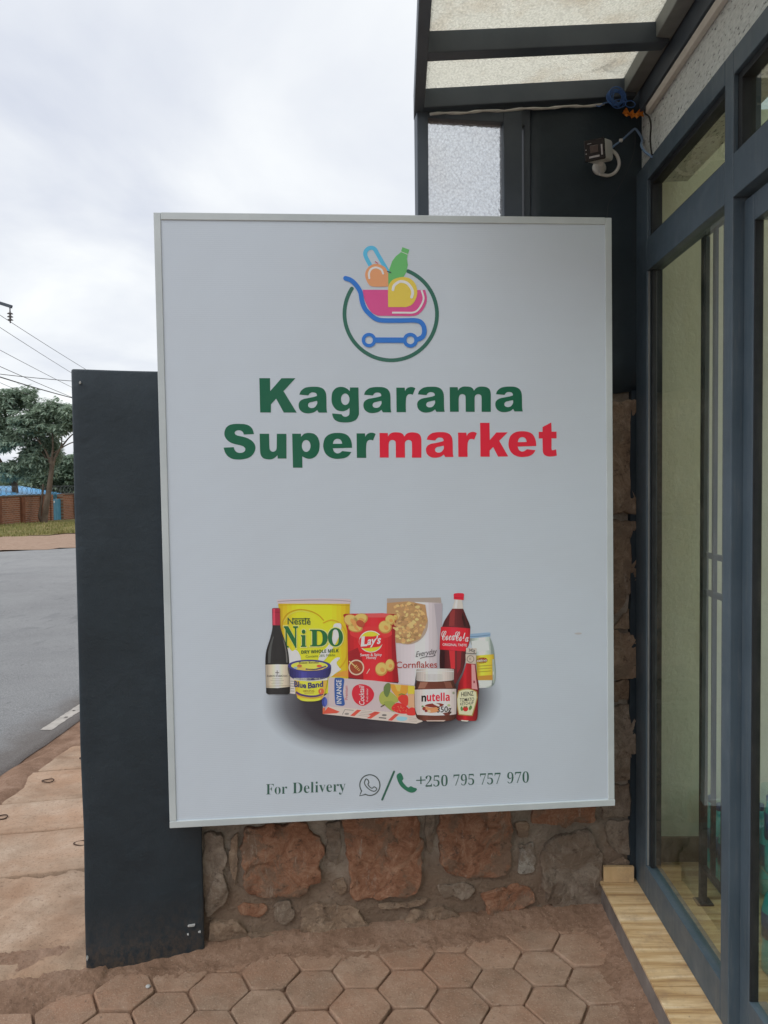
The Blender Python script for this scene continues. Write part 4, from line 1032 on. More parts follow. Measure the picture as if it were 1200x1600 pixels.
for k in range(210):
    t = rg.uniform(0, 6.28); r = math.sqrt(rg.random()); x, y = 318 + 168 * r * math.cos(t), 372 + 182 * r * math.sin(t)
    if x < 150 + max(0, (y - 300)) * .35 or y < 200: continue
    s_ = rg.uniform(10, 25); b = rg.uniform(.72, 1.2); ph = rg.uniform(0, 3)
    a.poly([(x + s_ * (.6 + .5 * rg.random()) * math.cos(ph + j * 1.047), y + s_ * .8 * (.6 + .5 * rg.random()) * math.sin(ph + j * 1.047)) for j in range(6)], (min(205, 162 * b), min(170, 132 * b), 92 * b), 5 + k * .004)
a.text('Everyday', (392, 682), (582, 650), 48, (52, 50, 58), 6, -.004, .3); a.stroke([(432,694),(480,680),(540,676),(566,664)], 5, (52, 50, 58), 6)
a.text('Cornflakes', (216, 781), (582, 776), 58, (128, 48, 46), 6, .004)
a.done()
a = Art('printed_mayonnaise_jar').frame(*P2)
a.round(flat([(865,505,1),(1055,498,1),(1078,560),(1092,620),(1100,720),(1106,820),(1096,910),(1060,946),(1000,956),(940,958,1),(928,700)]), (140, 158, 164), 1, .5, .5)
a.poly(flat([(1052,502,1),(1078,560),(1092,620),(1100,720),(1106,820),(1096,910),(1066,944,1),(1078,800),(1066,640,1)]), (100, 118, 124), 2)
a.poly(flat([(890,540,1),(960,530),(1040,540,1),(1050,620,1),(900,640,1)]), (156, 176, 180), 2)
a.poly(flat([(935,890,1),(1085,888,1),(1080,925),(1000,950),(940,950,1)]), (156, 172, 178), 2)
a.poly(flat([(862,490,1),(880,476),(960,468),(1048,461),(1061,475,1),(1058,498,1),(870,516,1)]), (104, 136, 172), 2); a.stroke([(868,500),(960,494),(1056,482)], 6, (70, 100, 140), 3, 5, False)
a.round([(930,668),(1088,655),(1096,740),(1101,838),(1086,886),(940,888)], (172, 154, 44), 3, .40, .3); a.poly([(945,850),(1098,838),(1088,884),(946,886)], (150, 112, 46), 3.5)
a.ell(984, 711, 50, 27, (158, 30, 44), 3, 24, -.08); a.text('calino', (938, 724), (1028, 718), 24, (205, 200, 200), 4, .012)
for k in range(3): a.stroke([(945, 762 + k * 26), (1080 - k * 8, 752 + k * 26)], 6, (130, 118, 45), 4, 1, False)
a.poly([(1075,700),(1090,700),(1103,840),(1090,920),(1078,900)], (120, 138, 140), 4); a.stroke([(1084,812),(1084,836)], 6, (200, 200, 200), 5, 1)
a.done()
a = Art('printed_cola_bottle').frame(*P2)
a.round(flat([(720,250,1),(818,250,1),(850,330),(876,395),(880,440),(870,560),(842,620),(838,700),(812,800),(770,880),(742,925,1),(700,800,1),(606,792,1),(604,700),(612,560),(616,470),(640,380),(680,310)]), (72, 26, 32), 3, .6, .45)
a.poly([(745,166),(808,170),(820,250),(720,250)], (152, 156, 162), 4); a.poly([(752,170),(770,171),(762,248),(738,248)], (184, 186, 190), 5)
a.poly(flat([(733,124,1),(742,114),(780,110),(818,113),(826,122,1),(822,172,1),(735,166,1)]), (196, 24, 48), 5); a.stroke([(736,150),(822,154)], 4, (140, 14, 34), 6, 1, False)
a.poly([(700,290),(730,262),(745,262),(738,400),(690,405)], (112, 40, 44), 4); a.poly([(812,280),(828,330),(846,410),(826,410),(806,330)], (40, 14, 18), 4)
a.poly([(690,622),(742,624),(742,785),(705,785)], (162, 36, 46), 4); a.poly([(760,626),(800,626),(790,780),(760,830)], (110, 26, 36), 4); a.poly([(620,620),(650,622),(648,785),(616,785)], (38, 14, 20), 4)
a.round(flat([(619,412,1),(740,415),(879,426,1),(876,500),(866,562,1),(842,610),(834,630,1),(720,622),(604,614,1),(608,520)]), (182, 24, 42), 5, .35, .45)
a.text('Coca', (622, 532), (742, 530), 84, (214, 206, 208), 6, .006, 0, style='script'); a.text('Cola', (744, 535), (864, 545), 84, (214, 206, 208), 6, .006, 0, style='script'); a.stroke([(728,492),(748,490)], 8, (214, 206, 208), 6, 1)
a.text('ORIGINAL TASTE', (632, 580), (848, 586), 22, (212, 200, 202), 6, .01)
a.done()
a = Art('printed_ketchup_bottle').frame(*P2)
a.round(flat([(842,735,1),(925,742,1),(938,850),(954,940),(946,1050),(938,1225),(905,1250,1),(765,1246,1),(746,1210),(756,1080),(764,980),(776,910),(810,840)]), (124, 20, 30), 7, .5, .4)
a.poly([(888,745),(918,748),(930,880),(942,970),(890,962)], (160, 118, 128), 8); a.poly([(905,890),(918,892),(918,912),(905,912)], (110, 40, 50), 9)
a.poly([(842,598),(935,602),(932,656),(840,652)], (150, 150, 152), 8); a.text('342g', (864, 630), (921, 634), 26, (30, 30, 30), 9, .012)
a.poly([(836,655),(932,660),(926,742),(838,734)], (152, 148, 146), 8); a.ring(880, 697, 26, 34, (112, 108, 106), 9); a.text('K', (871, 708), (889, 708), 22, (90, 88, 86), 9); a.stroke([(838,645),(932,650)], 6, (60, 58, 58), 9, 1, False)
a.poly(flat([(770,978,1),(812,966),(858,962),(900,970),(936,988,1),(942,1040,1),(925,1110),(896,1206,1),(840,1203),(770,1196,1),(756,1120),(750,1052,1)]), (132, 116, 66), 8)
a.poly(flat([(778,986,1),(815,974),(858,970),(898,978),(928,994,1),(932,1040,1),(916,1108),(889,1198,1),(838,1195),(777,1188,1),(765,1118),(760,1056,1)]), (166, 168, 150), 9)
a.text('HEINZ', (796, 1032), (906, 1022), 38, (28, 30, 34), 10, .008); a.text('TOMATO', (782, 1080), (910, 1072), 32, (28, 30, 34), 10, .004); a.text('KETCHUP', (786, 1112), (904, 1100), 24, (28, 30, 34), 10, .004)
a.ell(833, 1142, 23, 23, (156, 36, 38), 10); a.blob([(800,1120),(812,1150),(796,1160),(788,1135)], (70, 110, 66), 10); a.blob([(880,1110),(892,1130),(872,1155),(862,1135)], (70, 110, 66), 10); a.stroke([(820,1120),(833,1128),(846,1118)], 6, (60, 100, 56), 11, 3)
a.poly([(790,1242),(862,1246),(850,1256),(800,1252)], (170, 168, 170), 9)
a.done()
a = Art('printed_juice_carton').frame(*P1)
a.poly([(698,864),(900,878),(1100,893),(1300,915),(1466,936),(1500,1010),(1500,1196),(1180,1166),(900,1140),(688,1122)], (150, 145, 158), 7)
a.poly([(645,1192),(688,1122),(900,1140),(1180,1166),(1500,1196),(1536,1256),(1480,1276),(1100,1242),(860,1214)], (158, 156, 160), 8)
a.poly([(645,1042),(700,1000),(698,1110),(648,1192)], (140, 136, 150), 8); a.poly([(645,1192),(692,1128),(798,1172),(770,1184)], (192, 66, 56), 9); a.poly([(645,1140),(668,1130),(662,1180),(645,1192)], (180, 84, 60), 9)
a.ell(662, 1084, 24, 44, (42, 56, 132), 9); a.ell(672, 1084, 14, 36, (58, 76, 156), 10)
a.poly(flat([(752,880),(770,868),(820,870),(838,885),(832,940),(826,1000),(836,1060),(842,1105),(820,1118),(775,1112),(758,1100),(752,1040),(750,960)]), (36, 70, 138), 9)
a.text('INYANGE', (812, 1100), (812, 886), 44, (206, 206, 212), 10, .014, 0, (-1, 0)); a.text('Premium', (868, 1064), (868, 940), 25, (150, 62, 78), 9, 0, 0, (-1, 0))
a.blob([(905,1010),(925,950),(985,925),(1060,945),(1102,1000),(1090,1060),(1030,1110),(985,1116),(930,1080)], (162, 28, 48), 9)
a.text('Cocktail', (1016, 1110), (1014, 936), 46, (208, 200, 204), 10, .006, .2, (-1, 0)); a.text('Fruit nectar', (1050, 1078), (1050, 962), 17, (200, 190, 195), 10, 0, 0, (-1, 0))
a.frame(*P2)
a.blob([(62,1040),(90,990),(150,985),(210,1030),(235,1075),(180,1100),(120,1115),(75,1095)], (126, 138, 70), 9); a.blob([(110,1080),(190,1080),(215,1140),(190,1170),(120,1120)], (112, 128, 66), 9.4); a.stroke([(80,1125),(110,1108)], 10, (66, 62, 42), 10, 1)
a.blob([(105,950),(135,915),(165,925),(160,990),(135,1040),(108,1010)], (78, 100, 62), 10)
a.poly([(160,922),(322,934),(316,1000),(240,1066),(205,1020),(175,980)], (186, 122, 44), 9.7); a.poly([(200,925),(260,930),(250,990),(225,985)], (200, 148, 70), 10)
a.poly([(322,934),(380,940),(380,1015),(318,1010)], (194, 156, 52), 9.6); a.poly([(316,1012),(380,1010),(380,1135),(320,1130)], (182, 132, 108), 9.6)
a.blob([(230,1055),(270,1015),(318,1030),(318,1110),(280,1110)], (186, 48, 44), 10); a.blob([(172,1140),(220,1090),(290,1110),(330,1150),(310,1185),(230,1180)], (172, 36, 40), 10.5); a.blob([(320,1150),(360,1130),(400,1160),(380,1200),(310,1195)], (180, 44, 44), 10.6)
for k in range(24): a.ell(rg.uniform(195, 310), rg.uniform(1115, 1172), 3, 3, (205, 120, 90), 11, 8)
a.stroke([(240,1020),(262,1010),(290,1018)], 9, (86, 104, 52), 11, 3)
a.frame(*P1)
for x0, y0, x1, y1 in ((905,1206,968,1152),(1052,1228,1138,1172)): a.poly([(x0 - 16, y0), (x0 + 22, y0 + 4), (x1 + 22, y1 + 4), (x1 - 16, y1)], (192, 66, 58), 9)
for k in range(4): a.stroke([(965 + k * 10, 1204 - k * 14), (1050 + k * 12, 1212 - k * 14)], 3, (120, 118, 122), 9, 1, False)
a.stroke([(820,1196),(842,1152),(920,1158)], 4, (70, 70, 74), 9, 1, False); a.ell(860, 1190, 20, 9, (110, 110, 114), 9)
a.frame(*P2)
for x0, y0, x1, y1 in ((-30,1200,38,1168),(150,1246,218,1188)): a.poly([(x0 - 10, y0), (x0 + 26, y0 + 4), (x1 + 22, y1 + 4), (x1 - 14, y1)], (190, 62, 56), 9)
a.stroke([(60,1222),(125,1228)], 9, (70, 72, 76), 9, 1, False); a.ell(108, 1200, 22, 9, (90, 92, 96), 9); a.blob([(215,1230),(240,1212),(310,1220),(300,1246),(240,1250)], (110, 158, 186), 9)
for k in range(3): a.stroke([(325, 1222 + k * 14), (400, 1230 + k * 14)], 3, (130, 128, 130), 9, 1, False)
a.done()
a = Art('printed_spread_jar').frame(*P2)
a.round(flat([(404,892,1),(722,888,1),(742,940),(755,1000),(754,1190),(725,1238),(640,1252,1),(490,1252,1),(410,1235),(386,1185),(378,1080),(382,960)]), (78, 44, 38), 12, .5, .25)
a.poly(flat([(430,905,1),(500,905,1),(470,960,1),(410,962,1)]), (120, 84, 74), 13); a.poly([(640,902),(700,902),(720,955),(660,958)], (98, 62, 54), 13); a.poly([(480,1244),(655,1242),(640,1254),(490,1254)], (150, 140, 140), 13)
a.round(flat([(396,808,1),(410,790),(560,784),(715,786),(732,802,1),(730,868,1),(712,888),(560,900),(412,894),(396,872,1)]), (158, 158, 164), 13, .30, .4)
for k in range(15): a.stroke([(470 + k * 11, 832), (470 + k * 11, 890)], 3, (132, 132, 140), 14, 1, False)
a.stroke([(398,812),(560,802),(730,810)], 5, (186, 186, 190), 14, 5, False)
a.round(flat([(380,972,1),(560,966),(750,964,1),(752,1080),(748,1188,1),(700,1196),(560,1202),(402,1196,1),(384,1140)]), (166, 165, 174), 13, .25, .4)
a.text('n', (440, 1076), (483, 1076), 52, (24, 22, 24), 14, .02, style='sans'); a.text('utella', (488, 1074), (692, 1070), 74, (176, 26, 52), 14, .012, style='sans')
a.blob([(470,1112),(520,1096),(600,1092),(640,1105),(600,1125),(520,1128)], (104, 42, 36), 14); a.blob([(470,1120),(520,1132),(590,1126),(590,1165),(520,1178),(474,1160)], (170, 116, 82), 14); a.ell(462, 1140, 14, 16, (118, 46, 40), 15); a.ell(480, 1160, 12, 12, (112, 40, 40), 15); a.ell(508, 1164, 14, 12, (188, 150, 130), 15); a.blob([(545,1085),(600,1105),(590,1120),(540,1095)], (186, 180, 178), 15); a.ell(450, 1120, 10, 8, (84, 120, 76), 15); a.ell(684, 1110, 14, 10, (130, 150, 116), 15)
a.text('350g', (577, 1174), (706, 1166), 50, (24, 24, 26), 16, .006); a.poly([(628,1180),(700,1168),(690,1196),(650,1200)], (90, 46, 42), 14); a.ell(727, 1000, 12, 12, (120, 124, 120), 14); a.ell(727, 1000, 4, 4, (70, 110, 70), 15)
a.done()
a = Art('printed_margarine_tub').frame(*P1)
a.round(flat([(388,872,1),(690,868,1),(684,930),(668,990),(644,1052),(600,1074),(530,1080),(460,1074),(418,1048,1),(400,960)]), (196, 174, 48), 8, .40, .4)
a.poly([(388,872),(690,868),(688,890),(540,902),(392,892)], (170, 168, 172), 9); a.poly([(655,900),(686,895),(668,990),(645,1050),(625,1064)], (166, 140, 60), 9)
a.round(flat([(336,765,1),(336,800),(350,850),(390,880),(460,892),(540,894),(620,886),(690,866),(714,830),(721,790),(720,762,1)]), (44, 46, 110), 9, .45, .35)
a.ell(528, 762, 192, 54, (46, 48, 116), 10, 40); a.ell(528, 762, 164, 40, (196, 172, 66), 11, 40); a.blob([(380,775),(440,770),(520,785),(610,790),(672,770),(640,796),(528,806),(420,796)], (192, 150, 70), 12); a.stroke([(500,792),(580,794),(672,768)], 12, (60, 46, 110), 12, 5)
a.text('Bonne Recette', (432, 744), (612, 740), 18, (70, 50, 44), 12, .01, style='serif'); a.ell(440, 764, 22, 14, (150, 88, 60), 12); a.ell(616, 764, 24, 11, (170, 70, 56), 12); a.ell(404, 780, 16, 10, (110, 140, 170), 13)
a.text('Blue', (392, 948), (498, 962), 50, (30, 34, 98), 10, .03); a.text('Band', (514, 964), (650, 946), 50, (30, 34, 98), 10, .03)
a.text('ORIGINAL', (470, 996), (574, 994), 17, (110, 78, 30), 10, 0, style='serif'); a.stroke([(480,1006),(566,1004)], 4, (120, 90, 50), 10, 1, False)
a.stroke([(406,996),(450,1020),(520,1034),(590,1032),(648,1012)], 17, (64, 42, 98), 10, 6, False); a.stroke([(412,1014),(460,1040),(530,1050),(590,1048),(640,1034)], 5, (180, 90, 50), 10, 6, False)
a.ell(632, 990, 25, 27, (172, 78, 52), 11); a.text('1', (624, 1000), (630, 1000), 22, (205, 160, 120), 12)
a.done()

# small dirt smudge on the print
sm = Art('smudge'); sm.blob([(897,992),(902,990.5),(908,991),(907,993),(901,993.4)], (132, 138, 150), 1); sm.done()

# ------------------------------------------------------------------ CCTV camera, cables, cloth on the wall corner
cc = empty('security_camera', 'small white bullet security camera with black square front on the dark wall', 'camera', wp(1.150, 2.640, .014), (0, 0, WANG))
cc.scale = (1.0, 1.0, 1.0)
def ccx(name, mat, pts_fn): return obj(name, pts_fn, mat, cc)
bm = bmesh.new(); lathe(bm, [(.024, 0), (.024, .010), (.018, .015)], 20)
bmesh.ops.rotate(bm, verts=bm.verts, cent=(0, 0, 0), matrix=Matrix.Rotation(R(90), 3, 'X')); obj('mount_base', bm, M_WHITEPL, cc)
bm = bmesh.new(); tube(bm, smooth_pts([(0, -.015, 0), (-.012, -.05, -.026), (-.030, -.085, -.018)], 5), .009, 10); obj('bracket_arm', bm, M_WHITEPL, cc)
bodyrot = Matrix.Rotation(R(-38), 3, 'Z') @ Matrix.Rotation(R(16), 3, 'X')
def body_box(x0, x1, y0, y1, z0, z1, bev, seg=3):
    bm = bmesh.new(); box(bm, x0, x1, y0, y1, z0, z1, 0)
    bmesh.ops.bevel(bm, geom=bm.edges[:], offset=bev, segments=seg, affect='EDGES', profile=.5)
    bmesh.ops.rotate(bm, verts=bm.verts, cent=(0, 0, 0), matrix=bodyrot); bmesh.ops.translate(bm, verts=bm.verts, vec=(-.040, -.095, .018))
    for f in bm.faces: f.smooth = False
    return bm
obj('housing', body_box(-.034, .034, -.06, .055, -.033, .033, .010), M_WHITEPL, cc)
fc = obj('front_cover', body_box(-.0345, .0345, -.069, -.0605, -.0335, .0335, .004, 2), M_BLKGLASS, cc)
obj('lens', body_box(-.014, .014, -.0715, -.0692, -.010, .014, .001, 1), mat_simple('dark_lens', (.035, .032, .032), (.05, .045, .045), 8, .1, 0, spec=.8), cc)
for (x0, x1, z0, z1) in ((-.018, .016, -.024, -.018), (.022, .027, -.02, .012), (-.029, -.025, .002, .005), (-.029, -.025, -.010, -.007), (-.022, -.008, .020, .0215)):
    obj('led', body_box(x0, x1, -.0705, -.0692, z0, z1, .0005, 1), M_LED, cc)
bm = bmesh.new(); tube(bm, smooth_pts([(-.004, -.060, .040), (.022, -.045, .048), (.052, -.032, .036), (.064, -.026, .008), (.052, -.022, -.018), (.024, -.024, -.032), (-.010, -.030, -.030)], 6), .0058, 8); obj('pigtail_cable', bm, M_WHITEPL, cc)
def cable(name, pts, rad, mat, label, n=8):
    bm = bmesh.new(); tube(bm, smooth_pts(pts, n), rad, 8); return tag(obj(name, bm, mat), label, 'cable')
cable('network_cable', [wp(1.180, 2.696, .040), wp(1.198, 2.713, .016), wp(1.222, 2.732, .012), wp(1.241, 2.746, .012), wp(1.267, 2.770, .012), wp(1.286, 2.785, .012), wp(1.297, 2.772, .016), wp(1.304, 2.742, .030), Vector((.834, 2.684, 2.684)), Vector((.836, 2.643, 2.645)), Vector((.840, 2.59, 2.609))], .0042, M_GREYCAB, 'pale blue cable running from the security camera to the stucco corner')
bm = bmesh.new(); p_ = wp(1.232, 2.740, .014); box(bm, p_.x - .006, p_.x + .006, p_.y - .008, p_.y + .004, p_.z - .005, p_.z + .005, .0015)
tag(obj('cable_clip', bm, M_WHITEPL), 'tiny white clip holding the pale blue cable to the dark wall', 'clip')
cable('black_cable', [(.842, 2.675, 2.80), (.838, 2.657, 2.78), (.838, 2.615, 2.748), (.838, 2.597, 2.713), (.838, 2.603, 2.676), (.838, 2.597, 2.642), (.838, 2.584, 2.612)], .0028, M_BLKCAB, 'short black cable hanging against the white stucco')
cable('thin_wire', [wp(1.286, 2.777, .014), wp(1.286, 2.733, .014), wp(1.277, 2.688, .014), wp(1.253, 2.632, .014), wp(1.217, 2.564, .014), wp(1.186, 2.518, .014), wp(1.181, 2.42, .014)], .0010, mat_simple('grey_wire', (.05, .055, .06), (.07, .075, .08), 30, .5, 0), 'thin loose wire hanging down the dark wall behind the sign')
random.seed(17)
coil = []
cc_ = wp(1.180, 2.846, .092)
for k in range(150):
    a_ = k * .42; r_ = .026 + .013 * noise.noise(Vector((k * .11, 1, 0))) + .006 * math.sin(k * .37)
    ox = .012 * noise.noise(Vector((k * .045, 5, 0))); oz = .012 * noise.noise(Vector((k * .045, 9, 0)))
    coil.append(cc_ + WU * (r_ * math.cos(a_) + ox) + Vector((0, 0, 1)) * (r_ * .95 * math.sin(a_) + oz) + WNRM * (.022 * noise.noise(Vector((k * .05, 2, 2)))))
bm = bmesh.new(); tube(bm, smooth_pts(coil, 3), .0016, 6)
tail = [cc_ + WU * (.032 + .018 * math.cos(a_) + .012) + Vector((0, 0, -.022 + .011 * math.sin(a_))) + WNRM * .01 for a_ in frange(2.6, 8.6, 14)]
tube(bm, smooth_pts([coil[-1]] + tail, 3), .0016, 6)
tube(bm, smooth_pts([coil[0], cc_ + WU * -.045 + Vector((0, 0, -.02)), cc_ + WU * -.06 + Vector((0, 0, -.032)), wp(1.115, 2.825, .075)], 4), .0016, 6)
tag(obj('cable_coil', bm, M_BLUECAB), 'untidy coil of thin blue cable hung at the end of the canopy beam', 'cable')
bm = bmesh.new(); o_ = wp(1.258, 2.814, .06); g = {}
for i in range(13):
    for j in range(6):
        u, v = i / 12 - .5, j / 5 - .5
        wd = .30 + .7 * abs(math.sin(i * .9))
        p = o_ + WU * (u * .075) + Vector((0, 0, v * .024 * wd + .008 * noise.noise(Vector((i * .6, j * .5, 3))) - .004 * math.cos(u * 6))) + WNRM * (.016 * noise.noise(Vector((i * .7, j * .8, 7))))
        g[i, j] = bm.verts.new(p)
for i in range(12):
    for j in range(5): bm.faces.new((g[i, j], g[i + 1, j], g[i + 1, j + 1], g[i, j + 1]))
ex = bmesh.ops.extrude_face_region(bm, geom=bm.faces[:])
for v in ex['geom']:
    if isinstance(v, bmesh.types.BMVert): v.co += WNRM * -.002
bmesh.ops.recalc_face_normals(bm, faces=bm.faces)
tag(obj('cloth_scrap', bm, M_ORANGE), 'twisted scrap of orange cloth tied beside the blue cable coil', 'cloth')
# dry twigs and leaf litter lying on the canopy glass
bm = bmesh.new()
for pts_ in ([(.66, .10, 0), (.70, .13, .004), (.735, .12, .008), (.76, .15, .01)], [(.69, .12, 0), (.72, .16, .006), (.71, .18, .01)], [(.70, .11, 0), (.74, .09, .005), (.77, .10, .004)]):
    tube(bm, smooth_pts([cpt(x, t, .073 + z) for x, t, z in pts_], 3), .0022, 5)
tag(obj('twig', bm, M_IRON), 'small dark twig lying on the canopy glass near the cable coil', 'twig')

# little things on the ground
def pebble(name, x, y, s, mat, label, cat):
    bm = bmesh.new(); bmesh.ops.create_icosphere(bm, subdivisions=2, radius=s)
    for v in bm.verts: v.co *= 1 + .25 * noise.noise(v.co * 60 + Vector((x, y, 0)) * 9); v.co.z *= .55
    return tag(obj(name, bm, mat, None, (x, y, .001 + s * .4)), label, cat)
pebble('chip', -.79, 2.325, .0075, M_CHIP, 'white plaster chip lying on a paver in front of the black pillar', 'chip')
random.seed(31)
bm = bmesh.new()
for k in range(420):
    x = random.uniform(-1.3, .70); y = wall_y(x) - random.random() ** 1.6 * .55
    if edge_d(x, y) < 0 or (x < -.62 and y > 2.42): continue
    s_ = random.uniform(.0012, .0038); c_ = Vector((x, y, max(soil_z(x, y), -.002) + s_ * .4))
    vv = [bm.verts.new(c_ + Vector((dx * random.uniform(.6, 1.2), dy * random.uniform(.6, 1.2), dz_ * .7)) * s_) for dx, dy, dz_ in ((1, 0, 0), (0, 1, 0), (-1, 0, 0), (0, -1, 0), (0, 0, 1))]
    for q in ((0, 1, 4), (1, 2, 4), (2, 3, 4), (3, 0, 4)): bm.faces.new([vv[i] for i in q])
tag(obj('grit', bm, M_FARSOIL), 'fine grit scattered over the pavers along the stone wall', 'grit', kind='stuff')

# ------------------------------------------------------------------ background across the road
def bz(x, y): return vz(x, y) - .02
def m_brick():
    t = MT('red_brick'); br = t.n('ShaderNodeTexBrick'); tc_ = t.n('ShaderNodeTexCoord').outputs['Object']
    mp = t.n('ShaderNodeMapping'); mp.inputs['Rotation'].default_value = (R(90), 0, 0); t.l(tc_, mp.inputs[0]); t.l(mp.outputs[0], br.inputs['Vector'])
    br.inputs['Scale'].default_value = 1; br.inputs['Brick Width'].default_value = .46; br.inputs['Row Height'].default_value = .115; br.inputs['Mortar Size'].default_value = .016
    br.inputs['Color1'].default_value = (.33, .125, .06, 1); br.inputs['Color2'].default_value = (.23, .085, .045, 1); br.inputs['Mortar'].default_value = (.36, .27, .20, 1)
    c = t.mix(t.ramp(t.noise(t.pos(), 1.1, 5, .65), [(.4, .0), (.8, .55)]), br.outputs[0], (.14, .085, .055))
    return t.fin(c, .9, t.bump(br.outputs[1], .4, -.02), .1)
M_BRICK = m_brick()
M_BRPIER = mat_simple('dark_brick_pier', (.13, .058, .035), (.24, .10, .055), 3, .9, .4, 20, .02, .1)
M_COPE = mat_simple('dark_coping', (.12, .095, .075), (.20, .16, .125), 3, .9, .3, 30, .01, .1)
BA, BB, BC = Vector((-24.2, 37.0, 0)), Vector((-22.05, 51.3, 0)), Vector((-22.2, 60, 0))
# the compound wall runs away up the side street
bw_dir = (Vector((-22.75, 51.5)) - Vector((-21.9, 42.5))).normalized()
def bwp(d): p = Vector((-21.9, 42.5)) + bw_dir * d; return p.x, p.y
bwang = math.atan2(bw_dir.y, bw_dir.x)
ZB = -.98; HB = 1.02
bwl = empty('brick_compound_wall', 'long red brick compound wall with dark piers across the road', 'wall', (*bwp(0), 0), (0, 0, bwang))
def bpart(name, mat, d0, d1, w0, w1, z0, z1, bev=0.01, par=None):
    bm = bmesh.new(); box(bm, d0, d1, w0, w1, z0, z1, bev); return obj(name, bm, mat, par or bwl)
GATE0, GATE1 = 7.3, 9.2
bpart('wall_panel', M_BRICK, -9, GATE0 - .38, -.11, .11, ZB - .4, HB)
bpart('wall_panel', M_BRICK, GATE1 + .38, 26, -.11, .11, ZB - .4, HB)
bpart('coping', M_COPE, -9, GATE0 - .38, -.16, .16, HB + .002, HB + .09); bpart('coping', M_COPE, GATE1 + .38, 26, -.16, .16, HB + .002, HB + .09)
for d in (-5.5, -1.2, 2.05, 5.2): bpart('pier', M_BRPIER, d, d + .42, -.24, -.113, ZB - .4, HB - .05)
bpart('gate_pier', M_BRICK, GATE0 - .379, GATE0 - .01, -.2, .2, ZB - .4, HB + .05); bpart('gate_pier', M_BRICK, GATE1 + .01, GATE1 + .379, -.2, .2, ZB - .4, HB + .05)
M_GATE = mat_simple('teal_painted_gate', (.04, .20, .29), (.07, .26, .36), 3, .5, .1)
gt = empty('gate', 'small teal blue metal gate in the brick compound wall', 'gate', (*bwp(GATE0), 0), (0, 0, bwang))
for k in range(4): bpart('gate_panel', M_GATE, .02 + k * .47, .475 + k * .47, -.04, .0, ZB - .05, .72, .01, gt)
bpart('gate_frame', M_GATE, .0, GATE1 - GATE0, .001, .05, .66, .76, .01, gt)
for k in range(6): bpart('gate_bar', M_GATE, .05 + k * .23, .09 + k * .23, .0, .04, .765, 1.25, .004, gt)
bpart('notice', M_WHITEPL, .48, .68, -.055, -.042, .52, .66, .002, gt)
bd_ = empty('board', 'plain grey metal board standing right of the teal gate', 'board', (*bwp(11.6), 0), (0, 0, bwang))
for k in range(3): bpart('board_sheet', mat_simple('grey_sheet', (.22, .25, .27), (.30, .33, .35), 3, .6, .1), .45 * k, .45 * k + .44, -.35, -.31, -.45, 1.35, .01, bd_)
bpart('board_leg', M_BEAM, .1, .16, -.30, -.24, ZB, 1.3, .005, bd_); bpart('board_leg', M_BEAM, 1.15, 1.21, -.30, -.24, ZB, 1.3, .005, bd_)
# razor wire coil
M_WIRE = mat_simple('galvanised_wire', (.10, .11, .115), (.16, .17, .175), 5, .6, 0)
bm = bmesh.new(); pts_ = []
for k in range(0, 620):
    a_ = k * .42; d = -8 + k * .05; x, y = bwp(d); n_ = Vector((-bw_dir.y, bw_dir.x))
    pts_.append((x + n_.x * .26 * math.cos(a_), y + n_.y * .26 * math.cos(a_), HB + .36 + .26 * math.sin(a_)))
tube(bm, pts_, .011, 4)
tag(obj('razor_wire', bm, M_WIRE), 'coil of razor wire running along the top of the brick wall', 'razor wire')
# house behind the wall
M_BLUERF = MT('blue_corrugated_roofing'); v_ = M_BLUERF.pos('obj')
wv = M_BLUERF.n('ShaderNodeTexWave', wave_type='BANDS', bands_direction='X'); M_BLUERF.l(v_, wv.inputs['Vector']); wv.inputs['Scale'].default_value = 1.6
M_BLUERF = M_BLUERF.fin(M_BLUERF.ramp(M_BLUERF.noise(v_, 1.2, 4), [(.3, (.10, .36, .66)), (.7, (.16, .44, .74))]), .45, M_BLUERF.bump(wv.outputs['Fac'], .4, .05), .4)
hs = empty('house', 'low brick house with a blue corrugated roof behind the compound wall', 'house', (*bwp(0), 0), (0, 0, bwang))
def hbx(name, mat, d0, d1, w0, w1, z0, z1): return bpart(name, mat, d0, d1, w0, w1, z0, z1, .01, hs)
hbx('wall', M_BRICK, -9, 9.0, .8, 5.5, ZB - .3, 1.05)
bm = bmesh.new()
prof = [(.35, 1.06), (3.1, 1.62), (5.9, 1.06)]
for (a0, z0), (a1, z1) in zip(prof, prof[1:]):
    c4 = [(-9.3, -a0 * -1, z0), (10.6, a0, z0), (10.6, a1, z1), (-9.3, a1, z1)]
    lo = [bm.verts.new(p) for p in c4]; hi = [bm.verts.new((p[0], p[1], p[2] + .05)) for p in c4]
    bm.faces.new(lo[::-1]); bm.faces.new(hi)
    for k in range(4): bm.faces.new((lo[k], lo[(k + 1) % 4], hi[(k + 1) % 4], hi[k]))
bmesh.ops.recalc_face_normals(bm, faces=bm.faces)
obj('roof', bm, M_BLUERF, hs)
hbx('parapet', M_BRICK, -9, 3.6, 6.2, 6.6, ZB, 2.02)

